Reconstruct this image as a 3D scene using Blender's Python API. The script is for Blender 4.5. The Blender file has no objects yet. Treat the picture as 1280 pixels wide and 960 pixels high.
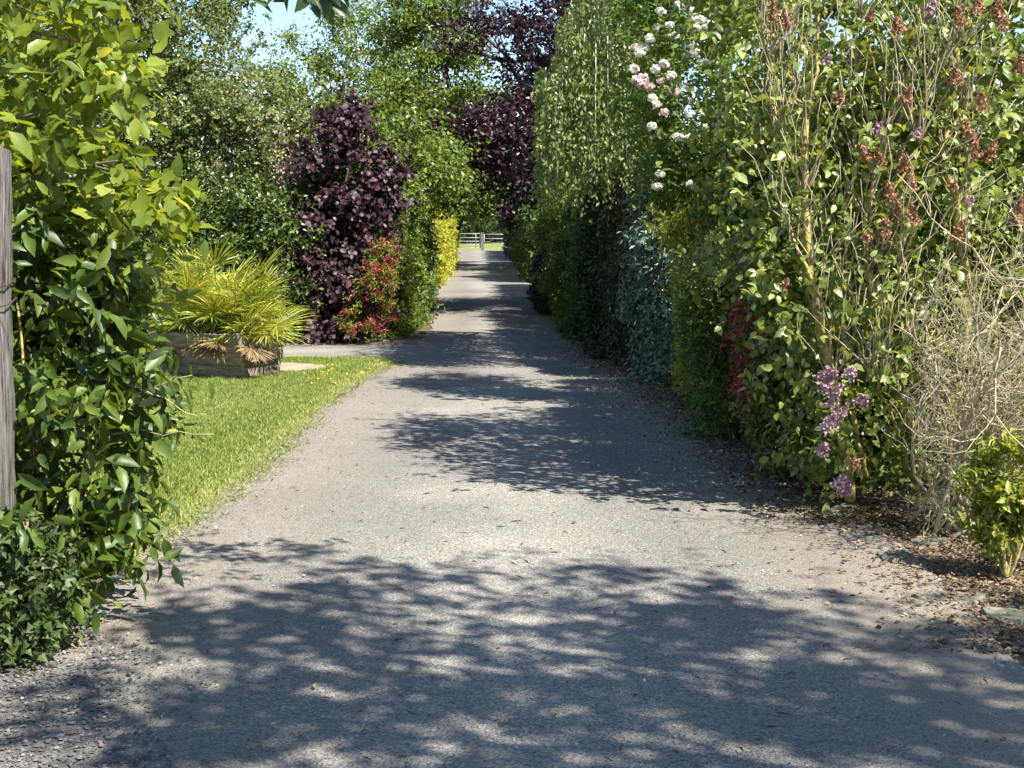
import bpy, math
import numpy as np
from mathutils import Vector

# ---------------------------------------------------------------- camera, sky, sun
scene = bpy.context.scene
COL = scene.collection
F = 1778.0; CH = 1.6; PITCH = math.atan(196/F)
cd = bpy.data.cameras.new('camera'); cam = bpy.data.objects.new('camera', cd); COL.objects.link(cam)
cam.location = (0, 0, CH); cam.rotation_euler = (math.pi/2-PITCH, 0, 0)
cd.sensor_width = 36; cd.lens = 36*F/1280; cd.clip_start = .05; cd.clip_end = 6000
scene.camera = cam
SUN_EL = math.radians(53); SUN_AZ = math.radians(129)     # azimuth clockwise from +Y
w = bpy.data.worlds.new('World'); scene.world = w; w.use_nodes = True
nt = w.node_tree; sky = nt.nodes.new('ShaderNodeTexSky'); sky.sky_type = 'NISHITA'; sky.sun_disc = False
sky.sun_elevation = SUN_EL; sky.sun_rotation = SUN_AZ; sky.air_density = .9; sky.dust_density = .15; sky.ozone_density = 2.2
nt.links.new(sky.outputs[0], nt.nodes['Background'].inputs[0]); nt.nodes['Background'].inputs[1].default_value = .09
ld = bpy.data.lights.new('sun', 'SUN'); sun = bpy.data.objects.new('sun', ld); COL.objects.link(sun)
ld.energy = 5.0; ld.angle = math.radians(.53); ld.color = (1, .955, .88)
sdir = Vector((math.sin(SUN_AZ)*math.cos(SUN_EL), math.cos(SUN_AZ)*math.cos(SUN_EL), math.sin(SUN_EL)))
sun.rotation_euler = sdir.to_track_quat('Z', 'Y').to_euler(); sun.location = (6, -6, 12)
scene.view_settings.view_transform = 'Standard'; scene.view_settings.look = 'None'
scene.view_settings.gamma = 1; scene.view_settings.exposure = 1.42
scene.render.engine = 'CYCLES'
scene.cycles.max_bounces = 8; scene.cycles.transmission_bounces = 4; scene.cycles.diffuse_bounces = 4

# ---------------------------------------------------------------- helpers
R = np.random.default_rng(7)
def A(*v): return np.array(v, float)
def ray(px, py):
    ca, sa = math.cos(PITCH), math.sin(PITCH); u = (480-py)/F
    return A((px-640)/F, ca+u*sa, -sa+u*ca)
def P(px, py, d):
    r = ray(px, py); return A(0, 0, CH)+r*(d/r[1])
def G(px, py):
    r = ray(px, py); return A(0, 0, CH)+r*(-CH/r[2])
def unit(v): return v/np.maximum(np.linalg.norm(v, axis=-1, keepdims=True), 1e-9)

def tag(o, label=None, cat=None, group=None, kind=None):
    if label: o['label'] = label
    if cat: o['category'] = cat
    if group: o['group'] = group
    if kind: o['kind'] = kind
    return o
def empty(name, loc, label, cat, group=None):
    o = bpy.data.objects.new(name, None); COL.objects.link(o); o.location = tuple(loc); o.empty_display_size = .2
    return tag(o, label, cat, group)
def mesh(name, V, loops, starts, totals, m, parent=None, tint=None, smooth=True, uv=None):
    me = bpy.data.meshes.new(name)
    V = np.asarray(V, np.float32)
    if parent is not None: V = V-np.array(parent.location, np.float32)
    me.vertices.add(len(V)); me.vertices.foreach_set('co', V.ravel())
    me.loops.add(len(loops)); me.loops.foreach_set('vertex_index', np.asarray(loops, np.int32))
    me.polygons.add(len(starts)); me.polygons.foreach_set('loop_start', np.asarray(starts, np.int32))
    me.polygons.foreach_set('loop_total', np.asarray(totals, np.int32))
    me.polygons.foreach_set('use_smooth', np.full(len(starts), smooth))
    if tint is not None:
        a = me.attributes.new('tint', 'FLOAT', 'FACE'); a.data.foreach_set('value', np.asarray(tint, np.float32))
    if uv is not None:
        l = me.uv_layers.new(name='UVMap'); l.data.foreach_set('uv', np.asarray(uv, np.float32)[np.asarray(loops)].ravel())
    me.update(calc_edges=True); me.validate()
    me.materials.append(m)
    o = bpy.data.objects.new(name, me); COL.objects.link(o)
    if parent is not None: o.parent = parent
    return o
class MB:
    def __init__(s): s.V = []; s.F = []; s.n = 0; s.T = []
    def add(s, V, Fs, t=.5):
        V = np.asarray(V, float); s.V.append(V)
        for f in Fs: s.F.append([i+s.n for i in f]); s.T.append(t)
        s.n += len(V); return s
    def box(s, c, size, rz=0, t=.5, ax=None):
        h = np.asarray(size)/2
        v = A(*[[x, y, z] for x in (-1, 1) for y in (-1, 1) for z in (-1, 1)])*h
        if ax is not None: v = v@np.asarray(ax)
        c_, s_ = math.cos(rz), math.sin(rz)
        v = np.stack([v[:, 0]*c_-v[:, 1]*s_, v[:, 0]*s_+v[:, 1]*c_, v[:, 2]], 1)+np.asarray(c)
        return s.add(v, [(0, 1, 3, 2), (4, 6, 7, 5), (0, 4, 5, 1), (2, 3, 7, 6), (0, 2, 6, 4), (1, 5, 7, 3)], t)
    def tube(s, pts, rad, k=6, t=.5):
        pts = np.asarray(pts, float); n = len(pts); rad = np.broadcast_to(rad, (n,))
        tan = unit(np.gradient(pts, axis=0)); ref = A(.31, .87, .38)
        u = unit(np.cross(tan, ref)); v = np.cross(tan, u)
        a = np.linspace(0, 2*math.pi, k, endpoint=False)
        ring = pts[:, None]+rad[:, None, None]*(np.cos(a)[None, :, None]*u[:, None]+np.sin(a)[None, :, None]*v[:, None])
        fs = []
        for i in range(n-1):
            for j in range(k):
                j2 = (j+1) % k; fs.append((i*k+j, i*k+j2, (i+1)*k+j2, (i+1)*k+j))
        fs.append(tuple(range(k))[::-1]); fs.append(tuple((n-1)*k+j for j in range(k)))
        return s.add(ring.reshape(-1, 3), fs, t)
    def build(s, name, m, parent=None, smooth=False):
        tot = [len(f) for f in s.F]; st = np.concatenate([[0], np.cumsum(tot)[:-1]])
        return mesh(name, np.concatenate(s.V), np.concatenate([np.asarray(f) for f in s.F]), st, tot, m, parent, tint=s.T, smooth=smooth)
def wobble(a, b, n, amp, rng=R, bend=None):
    t = np.linspace(0, 1, n)[:, None]; p = a+(b-a)*t
    L = np.linalg.norm(b-a); q = rng.normal(size=(n, 3))*amp*L; q[0] = 0
    p = p+q*np.minimum(1, t*3)
    if bend is not None: p = p+np.sin(t*math.pi)*np.asarray(bend)
    return p

# ---------------------------------------------------------------- materials
def nodes(m): return m.node_tree.nodes, m.node_tree.links
def new_mat(name):
    m = bpy.data.materials.new(name); m.use_nodes = True; return m
def ramp(N, stops):
    r = N.new('ShaderNodeValToRGB'); e = r.color_ramp.elements
    while len(e) > 1: e.remove(e[-1])
    e[0].position = stops[0][0]; e[0].color = (*stops[0][1], 1)
    for p, c in stops[1:]:
        x = e.new(p); x.color = (*c, 1)
    return r
def leaf_mat(name, stops, trans=.35, rough=.42, spec=.45, tcol=None):
    m = new_mat(name); N, L = nodes(m); b = N['Principled BSDF']; out = N['Material Output']
    at = N.new('ShaderNodeAttribute'); at.attribute_name = 'tint'
    tc = N.new('ShaderNodeTexCoord'); nz = N.new('ShaderNodeTexNoise'); nz.inputs['Scale'].default_value = 38; nz.inputs['Detail'].default_value = 3; L.new(tc.outputs['Object'], nz.inputs[0])
    ma = N.new('ShaderNodeMath'); ma.operation = 'MULTIPLY_ADD'; L.new(nz.outputs[0], ma.inputs[0]); ma.inputs[1].default_value = .5; ma.inputs[2].default_value = -.25
    sm = N.new('ShaderNodeMath'); sm.operation = 'ADD'; L.new(at.outputs['Fac'], sm.inputs[0]); L.new(ma.outputs[0], sm.inputs[1])
    r = ramp(N, stops); L.new(sm.outputs[0], r.inputs[0])
    L.new(r.outputs[0], b.inputs['Base Color']); b.inputs['Roughness'].default_value = rough
    b.inputs['Specular IOR Level'].default_value = spec
    if trans > 0:
        t = N.new('ShaderNodeBsdfTranslucent'); mx = N.new('ShaderNodeMix'); mx.data_type = 'RGBA'; mx.blend_type = 'MULTIPLY'
        mx.inputs[0].default_value = 1; L.new(r.outputs[0], mx.inputs[6]); mx.inputs[7].default_value = (*(tcol or (1.5, 1.35, .5)), 1)
        L.new(mx.outputs[2], t.inputs[0]); s = N.new('ShaderNodeMixShader'); s.inputs[0].default_value = trans
        L.new(b.outputs[0], s.inputs[1]); L.new(t.outputs[0], s.inputs[2]); L.new(s.outputs[0], out.inputs[0])
    return m
def rough_mat(name, stops, scale=8, rough=.85, bump=.3, stretch=(1, 1, 1), detail=8, dist=.02):
    m = new_mat(name); N, L = nodes(m); b = N['Principled BSDF']
    tc = N.new('ShaderNodeTexCoord'); mp = N.new('ShaderNodeMapping'); mp.inputs['Scale'].default_value = stretch
    n = N.new('ShaderNodeTexNoise'); n.inputs['Scale'].default_value = scale; n.inputs['Detail'].default_value = detail; n.inputs['Roughness'].default_value = .65
    L.new(tc.outputs['Object'], mp.inputs[0]); L.new(mp.outputs[0], n.inputs[0])
    r = ramp(N, stops); L.new(n.outputs[0], r.inputs[0]); L.new(r.outputs[0], b.inputs['Base Color'])
    b.inputs['Roughness'].default_value = rough; b.inputs['Specular IOR Level'].default_value = .25
    bp = N.new('ShaderNodeBump'); bp.inputs['Strength'].default_value = bump; bp.inputs['Distance'].default_value = dist
    L.new(n.outputs[0], bp.inputs['Height']); L.new(bp.outputs[0], b.inputs['Normal'])
    return m
def ls(a, b, c=None, y=None):     # leaf stops, dark to light
    s = [(0, a), (.65, b)]
    if c: s.append((1, c))
    return s
M = {}
M['tulip'] = leaf_mat('tulip_leaves', ls((.08, .13, .018), (.23, .29, .035), (.42, .43, .09)), .45)
M['dogwood'] = leaf_mat('broad_leaves', ls((.03, .06, .010), (.10, .155, .02), (.24, .28, .05)), .36, .44)
M['ivy'] = leaf_mat('ivy_leaves', ls((.026, .048, .010), (.065, .10, .02), (.14, .17, .035)), .28, .5)
M['hawthorn'] = leaf_mat('hawthorn_leaves', ls((.07, .11, .03), (.17, .21, .065), (.30, .31, .14)), .35)
M['glossy'] = leaf_mat('glossy_leaves', ls((.03, .06, .012), (.09, .14, .024), (.24, .29, .06)), .28, .35, .5)
M['hazel'] = leaf_mat('purple_leaves', ls((.022, .009, .013), (.055, .022, .028), (.15, .085, .08)), .15, .52, .4, (1.3, .8, .8))
M['beech'] = leaf_mat('copper_leaves', ls((.014, .007, .011), (.035, .014, .02), (.09, .04, .035)), .22, .36, .5, (1.5, .8, .8))
M['hedge_green'] = leaf_mat('hedge_leaves', ls((.035, .07, .014), (.095, .155, .028), (.22, .28, .06)), .35)
M['hedge_lime'] = leaf_mat('lime_hedge_leaves', ls((.08, .13, .014), (.19, .25, .028), (.34, .37, .05)), .4)
M['hedge_yellow'] = leaf_mat('golden_leaves', ls((.20, .22, .02), (.42, .42, .04), (.56, .54, .08)), .4)
M['hedge_dark'] = leaf_mat('dark_hedge_leaves', ls((.014, .032, .010), (.028, .06, .014), (.055, .095, .02)), .22)
M['hedge_brown'] = leaf_mat('bronze_hedge_leaves', ls((.03, .03, .016), (.05, .062, .024), (.075, .095, .03)), .22)
M['hedge_blue'] = leaf_mat('blue_green_leaves', ls((.07, .115, .085), (.15, .225, .165), (.25, .34, .25)), .2, .4, .5, (1.1, 1.1, .8))
M['berberis'] = leaf_mat('dark_purple_leaves', ls((.02, .018, .022), (.035, .028, .035), (.05, .045, .045)), .15)
M['privet'] = leaf_mat('privet_leaves', ls((.13, .16, .014), (.34, .37, .035), (.50, .50, .08)), .4)
M['variegated'] = leaf_mat('variegated_leaves', ls((.08, .14, .03), (.26, .32, .10), (.48, .50, .24)), .35)
M['birch'] = leaf_mat('birch_leaves', ls((.08, .125, .03), (.18, .235, .065), (.34, .38, .16)), .4)
M['tree_green'] = leaf_mat('tree_leaves', ls((.06, .105, .016), (.155, .22, .035), (.29, .34, .075)), .4)
M['far_green'] = leaf_mat('far_leaves', ls((.03, .06, .02), (.06, .10, .03), (.09, .14, .045)), .25)
M['lilac'] = leaf_mat('lilac_leaves', ls((.06, .10, .018), (.18, .235, .05), (.36, .40, .14)), .35, .36, .5)
M['rose_leaf'] = leaf_mat('rose_leaves', ls((.06, .12, .016), (.15, .23, .03), (.28, .35, .06)), .4)
M['lime_shrub'] = leaf_mat('bright_leaves', ls((.11, .15, .02), (.27, .31, .05), (.46, .46, .12)), .42)
M['overhead'] = leaf_mat('canopy_leaves', ls((.025, .055, .012), (.05, .10, .02), (.09, .15, .03)), .3)
M['red_leaf'] = leaf_mat('red_bracts', ls((.16, .02, .025), (.42, .06, .08), (.62, .22, .20)), .3, .45, .3, (1.2, .7, .7))
M['dark_red'] = leaf_mat('crimson_flowers', ls((.12, .008, .02), (.32, .02, .05), (.5, .06, .11)), .3, .5, .3, (1.2, .7, .7))
M['cream'] = leaf_mat('faded_blossom', ls((.30, .24, .15), (.46, .38, .26), (.6, .5, .38)), .3, .6, .2, (1, 1, .9))
M['white'] = leaf_mat('white_petals', ls((.66, .62, .52), (.8, .78, .7), (.85, .84, .8)), .3, .6, .2, (1, 1, 1))
M['petal_litter'] = leaf_mat('fallen_petal', ls((.30, .27, .20), (.5, .47, .38), (.7, .67, .58)), .2, .7, .2, (1, 1, 1))
M['blush'] = leaf_mat('pink_petals', ls((.66, .46, .42), (.76, .60, .55), (.82, .73, .67)), .3, .6, .2, (1, 1, 1))
M['mauve'] = leaf_mat('mauve_florets', ls((.28, .14, .18), (.50, .31, .37), (.70, .55, .58)), .25, .6, .2, (1, 1, 1))
M['spent'] = leaf_mat('spent_florets', ls((.17, .08, .045), (.38, .20, .11), (.56, .34, .21)), .2, .7, .2, (1, .9, .8))
M['palm'] = leaf_mat('palm_segments', ls((.14, .19, .02), (.37, .40, .055), (.62, .55, .17)), .32, .4, .4, (1.3, 1.2, .5))
M['dry_palm'] = leaf_mat('dry_palm_segments', ls((.20, .14, .07), (.42, .30, .15), (.55, .42, .24)), .2, .6, .2, (1, 1, .9))
M['grass'] = leaf_mat('grass_blades', ls((.11, .16, .03), (.215, .265, .055), (.40, .365, .17)), .2, .5, .3)
M['bark'] = rough_mat('bark', [(.3, (.06, .045, .03)), (.6, (.16, .125, .09)), (.8, (.26, .22, .17))], 14, stretch=(1, 1, .3))
M['pale_bark'] = rough_mat('pale_bark', [(.35, (.12, .10, .08)), (.5, (.45, .42, .36)), (.7, (.6, .58, .52))], 10)
M['lichen'] = rough_mat('lichen_bark', [(.32, (.10, .08, .05)), (.45, (.24, .19, .10)), (.55, (.42, .33, .08)), (.72, (.50, .44, .22))], 22, bump=.5)
M['twig'] = rough_mat('bare_twigs', [(.3, (.13, .10, .07)), (.47, (.33, .28, .20)), (.56, (.44, .38, .19)), (.68, (.50, .46, .38))], 16)
M['dark_twig'] = rough_mat('dark_twigs', [(.3, (.05, .03, .02)), (.7, (.14, .09, .06))], 16)
M['oldwood'] = rough_mat('weathered_wood', [(.38, (.04, .033, .027)), (.47, (.13, .115, .10)), (.58, (.23, .21, .185)), (.7, (.33, .31, .285))], 9, stretch=(9, 9, .45), bump=.9, detail=12)
M['plankwood'] = rough_mat('planter_wood', [(.3, (.09, .07, .05)), (.55, (.26, .21, .16)), (.75, (.42, .36, .29))], 7, stretch=(1, 1, 5), bump=.5, detail=10)
M['wire'] = rough_mat('rusty_wire', [(.3, (.03, .02, .015)), (.7, (.09, .06, .04))], 30)
M['steel'] = rough_mat('galvanised_steel', [(.3, (.26, .26, .26)), (.7, (.42, .42, .41))], 6, rough=.45, bump=.05)
M['soil'] = rough_mat('soil', [(.3, (.045, .03, .02)), (.55, (.12, .085, .055)), (.75, (.22, .17, .12))], 12, bump=.8, detail=12)
M['sand'] = rough_mat('dry_earth', [(.3, (.16, .13, .08)), (.5, (.29, .24, .16)), (.7, (.40, .34, .25))], 9, bump=.5, detail=12)
M['worn'] = rough_mat('worn_edge', [(.3, (.10, .085, .055)), (.5, (.20, .17, .12)), (.68, (.32, .275, .20))], 25, bump=.5, detail=12)
M['gravel_bed'] = rough_mat('gravel_bed', [(.3, (.06, .055, .05)), (.5, (.14, .13, .115)), (.7, (.27, .25, .22))], 55, bump=.8, detail=12)
M['slate'] = rough_mat('slate', [(.34, (.05, .05, .035)), (.46, (.11, .115, .08)), (.56, (.17, .165, .12)), (.68, (.26, .235, .17))], 14, bump=.5, rough=.7)
M['litter'] = leaf_mat('dead_leaves', ls((.09, .06, .035), (.22, .155, .095), (.42, .33, .22)), .1, .7, .2, (1, .9, .8))
M['gravel_near'] = leaf_mat('gravel_near', ls((.07, .065, .06), (.17, .16, .145), (.33, .31, .28)), 0, .85, .2)
M['moss_litter'] = leaf_mat('moss_litter', ls((.03, .022, .012), (.085, .062, .025), (.22, .16, .05)), .1, .8, .15)
M['gravel_tan'] = leaf_mat('tan_grit', ls((.10, .08, .06), (.24, .205, .155), (.42, .37, .29)), 0, .85, .2)
M['asphalt_chip'] = leaf_mat('asphalt_chip', ls((.07, .07, .07), (.15, .145, .135), (.27, .25, .23)), 0, .8, .3)
M['gravel'] = leaf_mat('gravel_stone', ls((.10, .10, .10), (.24, .235, .225), (.46, .43, .38)), 0, .75, .3)

def ground_mat():
    m = new_mat('verge_ground'); N, L = nodes(m); b = N['Principled BSDF']
    tc = N.new('ShaderNodeTexCoord')
    n1 = N.new('ShaderNodeTexNoise'); n1.inputs['Scale'].default_value = .9; n1.inputs['Detail'].default_value = 10
    n2 = N.new('ShaderNodeTexNoise'); n2.inputs['Scale'].default_value = 26; n2.inputs['Detail'].default_value = 12; n2.inputs['Roughness'].default_value = .75
    for n in (n1, n2): L.new(tc.outputs['Object'], n.inputs[0])
    r1 = ramp(N, [(.3, (.05, .035, .022)), (.5, (.13, .095, .06)), (.68, (.27, .21, .15))]); L.new(n2.outputs[0], r1.inputs[0])
    r2 = ramp(N, [(.45, (0, 0, 0)), (.62, (1, 1, 1))]); L.new(n1.outputs[0], r2.inputs[0])
    mx = N.new('ShaderNodeMix'); mx.data_type = 'RGBA'; L.new(r2.outputs[0], mx.inputs[0]); L.new(r1.outputs[0], mx.inputs[6]); mx.inputs[7].default_value = (.10, .085, .035, 1)
    L.new(mx.outputs[2], b.inputs['Base Color']); b.inputs['Roughness'].default_value = .9; b.inputs['Specular IOR Level'].default_value = .15
    bp = N.new('ShaderNodeBump'); bp.inputs['Strength'].default_value = .8; bp.inputs['Distance'].default_value = .03
    L.new(n2.outputs[0], bp.inputs['Height']); L.new(bp.outputs[0], b.inputs['Normal'])
    return m
def grass_mat(name, c1, c2, c3, s=1.3):
    m = new_mat(name); N, L = nodes(m); b = N['Principled BSDF']
    tc = N.new('ShaderNodeTexCoord')
    n1 = N.new('ShaderNodeTexNoise'); n1.inputs['Scale'].default_value = s; n1.inputs['Detail'].default_value = 8
    n2 = N.new('ShaderNodeTexNoise'); n2.inputs['Scale'].default_value = 60; n2.inputs['Detail'].default_value = 6
    for n in (n1, n2): L.new(tc.outputs['Object'], n.inputs[0])
    ad = N.new('ShaderNodeMath'); ad.operation = 'ADD'; L.new(n1.outputs[0], ad.inputs[0]); L.new(n2.outputs[0], ad.inputs[1])
    hf = N.new('ShaderNodeMath'); hf.operation = 'MULTIPLY'; hf.inputs[1].default_value = .5; L.new(ad.outputs[0], hf.inputs[0])
    r = ramp(N, [(.38, c1), (.5, c2), (.62, c3)]); L.new(hf.outputs[0], r.inputs[0]); L.new(r.outputs[0], b.inputs['Base Color'])
    b.inputs['Roughness'].default_value = .85; b.inputs['Specular IOR Level'].default_value = .2
    return m
def asphalt_mat():
    m = new_mat('asphalt'); N, L = nodes(m); b = N['Principled BSDF']
    tc = N.new('ShaderNodeTexCoord'); uv = N.new('ShaderNodeUVMap'); uv.uv_map = 'UVMap'
    def noise(scale, det=6, ro=.6, src=None):
        n = N.new('ShaderNodeTexNoise'); n.inputs['Scale'].default_value = scale; n.inputs['Detail'].default_value = det; n.inputs['Roughness'].default_value = ro
        L.new(src or tc.outputs['Object'], n.inputs[0]); return n
    big = noise(.55, 8, .65); mid = noise(5, 8, .7); fine = noise(120, 4, .8)
    vo = N.new('ShaderNodeTexVoronoi'); vo.inputs['Scale'].default_value = 130; L.new(tc.outputs['Object'], vo.inputs[0])
    # aggregate: every stone its own grey
    sp = N.new('ShaderNodeSeparateColor'); L.new(vo.outputs['Color'], sp.inputs[0])
    agg = ramp(N, [(0, (.105, .102, .095)), (.35, (.175, .167, .150)), (.7, (.238, .224, .196)), (.95, (.30, .28, .243)), (1, (.40, .375, .33))]); L.new(sp.outputs[0], agg.inputs[0])
    tone = ramp(N, [(.3, (.74, .74, .74)), (.5, (.97, .96, .94)), (.7, (1.22, 1.19, 1.13))]); L.new(big.outputs[0], tone.inputs[0])
    sx = N.new('ShaderNodeSeparateXYZ'); L.new(uv.outputs[0], sx.inputs[0])
    wn = N.new('ShaderNodeMath'); wn.operation = 'MULTIPLY_ADD'; L.new(big.outputs[0], wn.inputs[0]); wn.inputs[1].default_value = .25; L.new(sx.outputs[0], wn.inputs[2])
    cs = N.new('ShaderNodeMath'); cs.operation = 'MULTIPLY'; cs.inputs[1].default_value = 13; L.new(wn.outputs[0], cs.inputs[0])
    sn = N.new('ShaderNodeMath'); sn.operation = 'SINE'; L.new(cs.outputs[0], sn.inputs[0])
    tr = N.new('ShaderNodeMapRange'); tr.inputs['From Min'].default_value = -1; tr.inputs['To Min'].default_value = .86; tr.inputs['To Max'].default_value = 1.1; L.new(sn.outputs[0], tr.inputs[0])
    tv = N.new('ShaderNodeVectorMath'); tv.operation = 'SCALE'; L.new(tone.outputs[0], tv.inputs[0]); L.new(tr.outputs[0], tv.inputs['Scale'])
    mu = N.new('ShaderNodeMix'); mu.data_type = 'RGBA'; mu.blend_type = 'MULTIPLY'; mu.inputs[0].default_value = 1
    L.new(agg.outputs[0], mu.inputs[6]); L.new(tv.outputs[0], mu.inputs[7])
    # dust and brown dirt: gathers along both edges
    d = N.new('ShaderNodeMath'); d.operation = 'SUBTRACT'; L.new(sx.outputs[0], d.inputs[0]); d.inputs[1].default_value = .5
    ab = N.new('ShaderNodeMath'); ab.operation = 'ABSOLUTE'; L.new(d.outputs[0], ab.inputs[0])
    mr = N.new('ShaderNodeMapRange'); mr.inputs['From Min'].default_value = .22; mr.inputs['From Max'].default_value = .5; mr.inputs['To Max'].default_value = .36
    L.new(ab.outputs[0], mr.inputs[0])
    m3 = N.new('ShaderNodeMapRange'); m3.inputs['From Min'].default_value = .80; m3.inputs['From Max'].default_value = 1; m3.inputs['To Max'].default_value = .3
    L.new(sx.outputs[0], m3.inputs[0]); a0 = N.new('ShaderNodeMath'); a0.operation = 'ADD'; L.new(mr.outputs[0], a0.inputs[0]); L.new(m3.outputs[0], a0.inputs[1])
    ad = N.new('ShaderNodeMath'); ad.operation = 'ADD'; L.new(a0.outputs[0], ad.inputs[0]); L.new(mid.outputs[0], ad.inputs[1])
    dr = ramp(N, [(.52, (0, 0, 0)), (.86, (1, 1, 1))]); L.new(ad.outputs[0], dr.inputs[0])
    dc = ramp(N, [(.3, (.09, .074, .058)), (.5, (.19, .162, .125)), (.7, (.31, .27, .21))]); L.new(fine.outputs[0], dc.inputs[0])
    fm = N.new('ShaderNodeMath'); fm.operation = 'MULTIPLY'; fm.inputs[1].default_value = .75; L.new(dr.outputs[0], fm.inputs[0])
    m2 = N.new('ShaderNodeMix'); m2.data_type = 'RGBA'; L.new(fm.outputs[0], m2.inputs[0]); L.new(mu.outputs[2], m2.inputs[6]); L.new(dc.outputs[0], m2.inputs[7])
    L.new(m2.outputs[2], b.inputs['Base Color']); b.inputs['Roughness'].default_value = .82; b.inputs['Specular IOR Level'].default_value = .3
    bp = N.new('ShaderNodeBump'); bp.inputs['Strength'].default_value = .6; bp.inputs['Distance'].default_value = .006
    L.new(vo.outputs['Distance'], bp.inputs['Height'])
    b2 = N.new('ShaderNodeBump'); b2.inputs['Strength'].default_value = .25; b2.inputs['Distance'].default_value = .03; L.new(mid.outputs[0], b2.inputs['Height']); L.new(bp.outputs[0], b2.inputs['Normal'])
    L.new(b2.outputs[0], b.inputs['Normal'])
    return m
M['ground'] = ground_mat(); M['asphalt'] = asphalt_mat()
M['lawn'] = grass_mat('lawn_turf', (.11, .14, .03), (.18, .20, .045), (.32, .29, .11))
M['field'] = grass_mat('meadow', (.10, .13, .03), (.16, .19, .045), (.24, .25, .07), .12)

# ---------------------------------------------------------------- leaves
def tmpl(kind):
    if kind == 'two': return A([0, 0, 0], [-.5, .48, .10], [0, 1, -.05], [.5, .48, .10]), [(0, 3, 2), (0, 2, 1)]
    if kind == 'oval':
        return (A([0, 0, 0], [-.42, .28, .09], [0, .3, 0], [.42, .28, .09], [-.38, .66, .05], [0, .68, -.03], [.38, .66, .05], [0, 1, -.16]),
                [(0, 2, 1), (0, 3, 2), (1, 2, 5, 4), (2, 3, 6, 5), (4, 5, 7), (5, 6, 7)])
    if kind == 'tulip':
        p = [(0, 0), (.28, .04), (.56, .22), (.42, .40), (.55, .62), (.42, .98), (0, .80)]
        V = [(x, y, .12*abs(x)) for x, y in p]+[(-x, y, .12*abs(x)) for x, y in p[1:6]]+[(0, .42, -.02)]
        out = [0, 1, 2, 3, 4, 5, 6, 11, 10, 9, 8, 7]
        return A(*V), [(12, out[i], out[(i+1) % 12]) for i in range(12)]
    if kind == 'floret': return A([-.5, 0, 0], [0, -.5, .15], [.5, 0, 0], [0, .5, .15]), [(0, 1, 2, 3)]
    if kind == 'blade': return A([-.5, 0, 0], [.5, 0, 0], [.1, .6, .05], [0, 1, .3]), [(0, 1, 2), (0, 2, 3)]
    if kind == 'ivy':
        V = A([0, 0, 0], [.5, .12, .06], [.28, .42, .03], [0, 1, -.1], [-.28, .42, .03], [-.5, .12, .06])
        return V, [(0, 1, 2), (0, 2, 3), (0, 3, 4), (0, 4, 5)]
T = {k: tmpl(k) for k in ('two', 'oval', 'tulip', 'floret', 'blade', 'ivy')}
def leaves(name, pos, d, nrm, size, width, kind, m, parent, tint, curl=1.0):
    V0, Fs = T[kind]; n = len(pos); k = len(V0)
    d = unit(d); side = unit(np.cross(d, nrm)); nn = np.cross(side, d)
    s = np.broadcast_to(size, (n,))[:, None, None]; w = np.broadcast_to(width, (n,))[:, None, None]
    V = pos[:, None]+s*(V0[None, :, 0:1]*w*side[:, None]+V0[None, :, 1:2]*d[:, None]+curl*V0[None, :, 2:3]*nn[:, None])
    lp = np.concatenate([np.asarray(f) for f in Fs]); tot = np.array([len(f) for f in Fs])
    loops = (lp[None]+np.arange(n)[:, None]*k).ravel(); tots = np.tile(tot, n); st = np.concatenate([[0], np.cumsum(tots)[:-1]])
    return mesh(name, V.reshape(-1, 3), loops, st, tots, m, parent, tint=np.repeat(np.clip(tint, 0, 1), len(Fs)), smooth=(kind in ('oval', 'tulip')))
def twigs(Pt, D, Nn, L, k, spread=1.1, droop=.3, up=.8, out=.7, jit=.6, rng=R):
    """k leaves along each twig: positions, directions, normals, tints"""
    n = len(Pt); t = (np.arange(k)+rng.random((n, k)))/k; L = np.broadcast_to(L, (n,))[:, None, None]
    pos = Pt[:, None]+D[:, None]*L*t[..., None]; pos[..., 2] -= (droop*.4)*(t**2)*L[..., 0]
    a = unit(np.cross(D, rng.normal(size=(n, 3)))); b = np.cross(D, a)
    ph = rng.random((n, 1))*6.28+np.arange(k)*2.4+rng.normal(size=(n, k))*.4
    perp = np.cos(ph)[..., None]*a[:, None]+np.sin(ph)[..., None]*b[:, None]
    d = D[:, None]*.7+perp*spread+rng.normal(size=(n, k, 3))*.2; d[..., 2] -= droop
    nr = out*Nn[:, None]+rng.normal(size=(n, k, 3))*jit; nr[..., 2] += up
    tint = np.clip(.42+rng.normal(size=(n, 1))*.16+rng.normal(size=(n, k))*.2, 0, 1)
    return pos.reshape(-1, 3), unit(d.reshape(-1, 3)), unit(nr.reshape(-1, 3)), tint.ravel()
def wav(p, s, seed):
    r = np.random.default_rng(seed); o = 0
    for i in range(5):
        kv = r.normal(size=3)*s*(1+.6*i); o = o+np.sin(p@kv+r.random()*6.28)/(1+.5*i)
    return o/2.6
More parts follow.
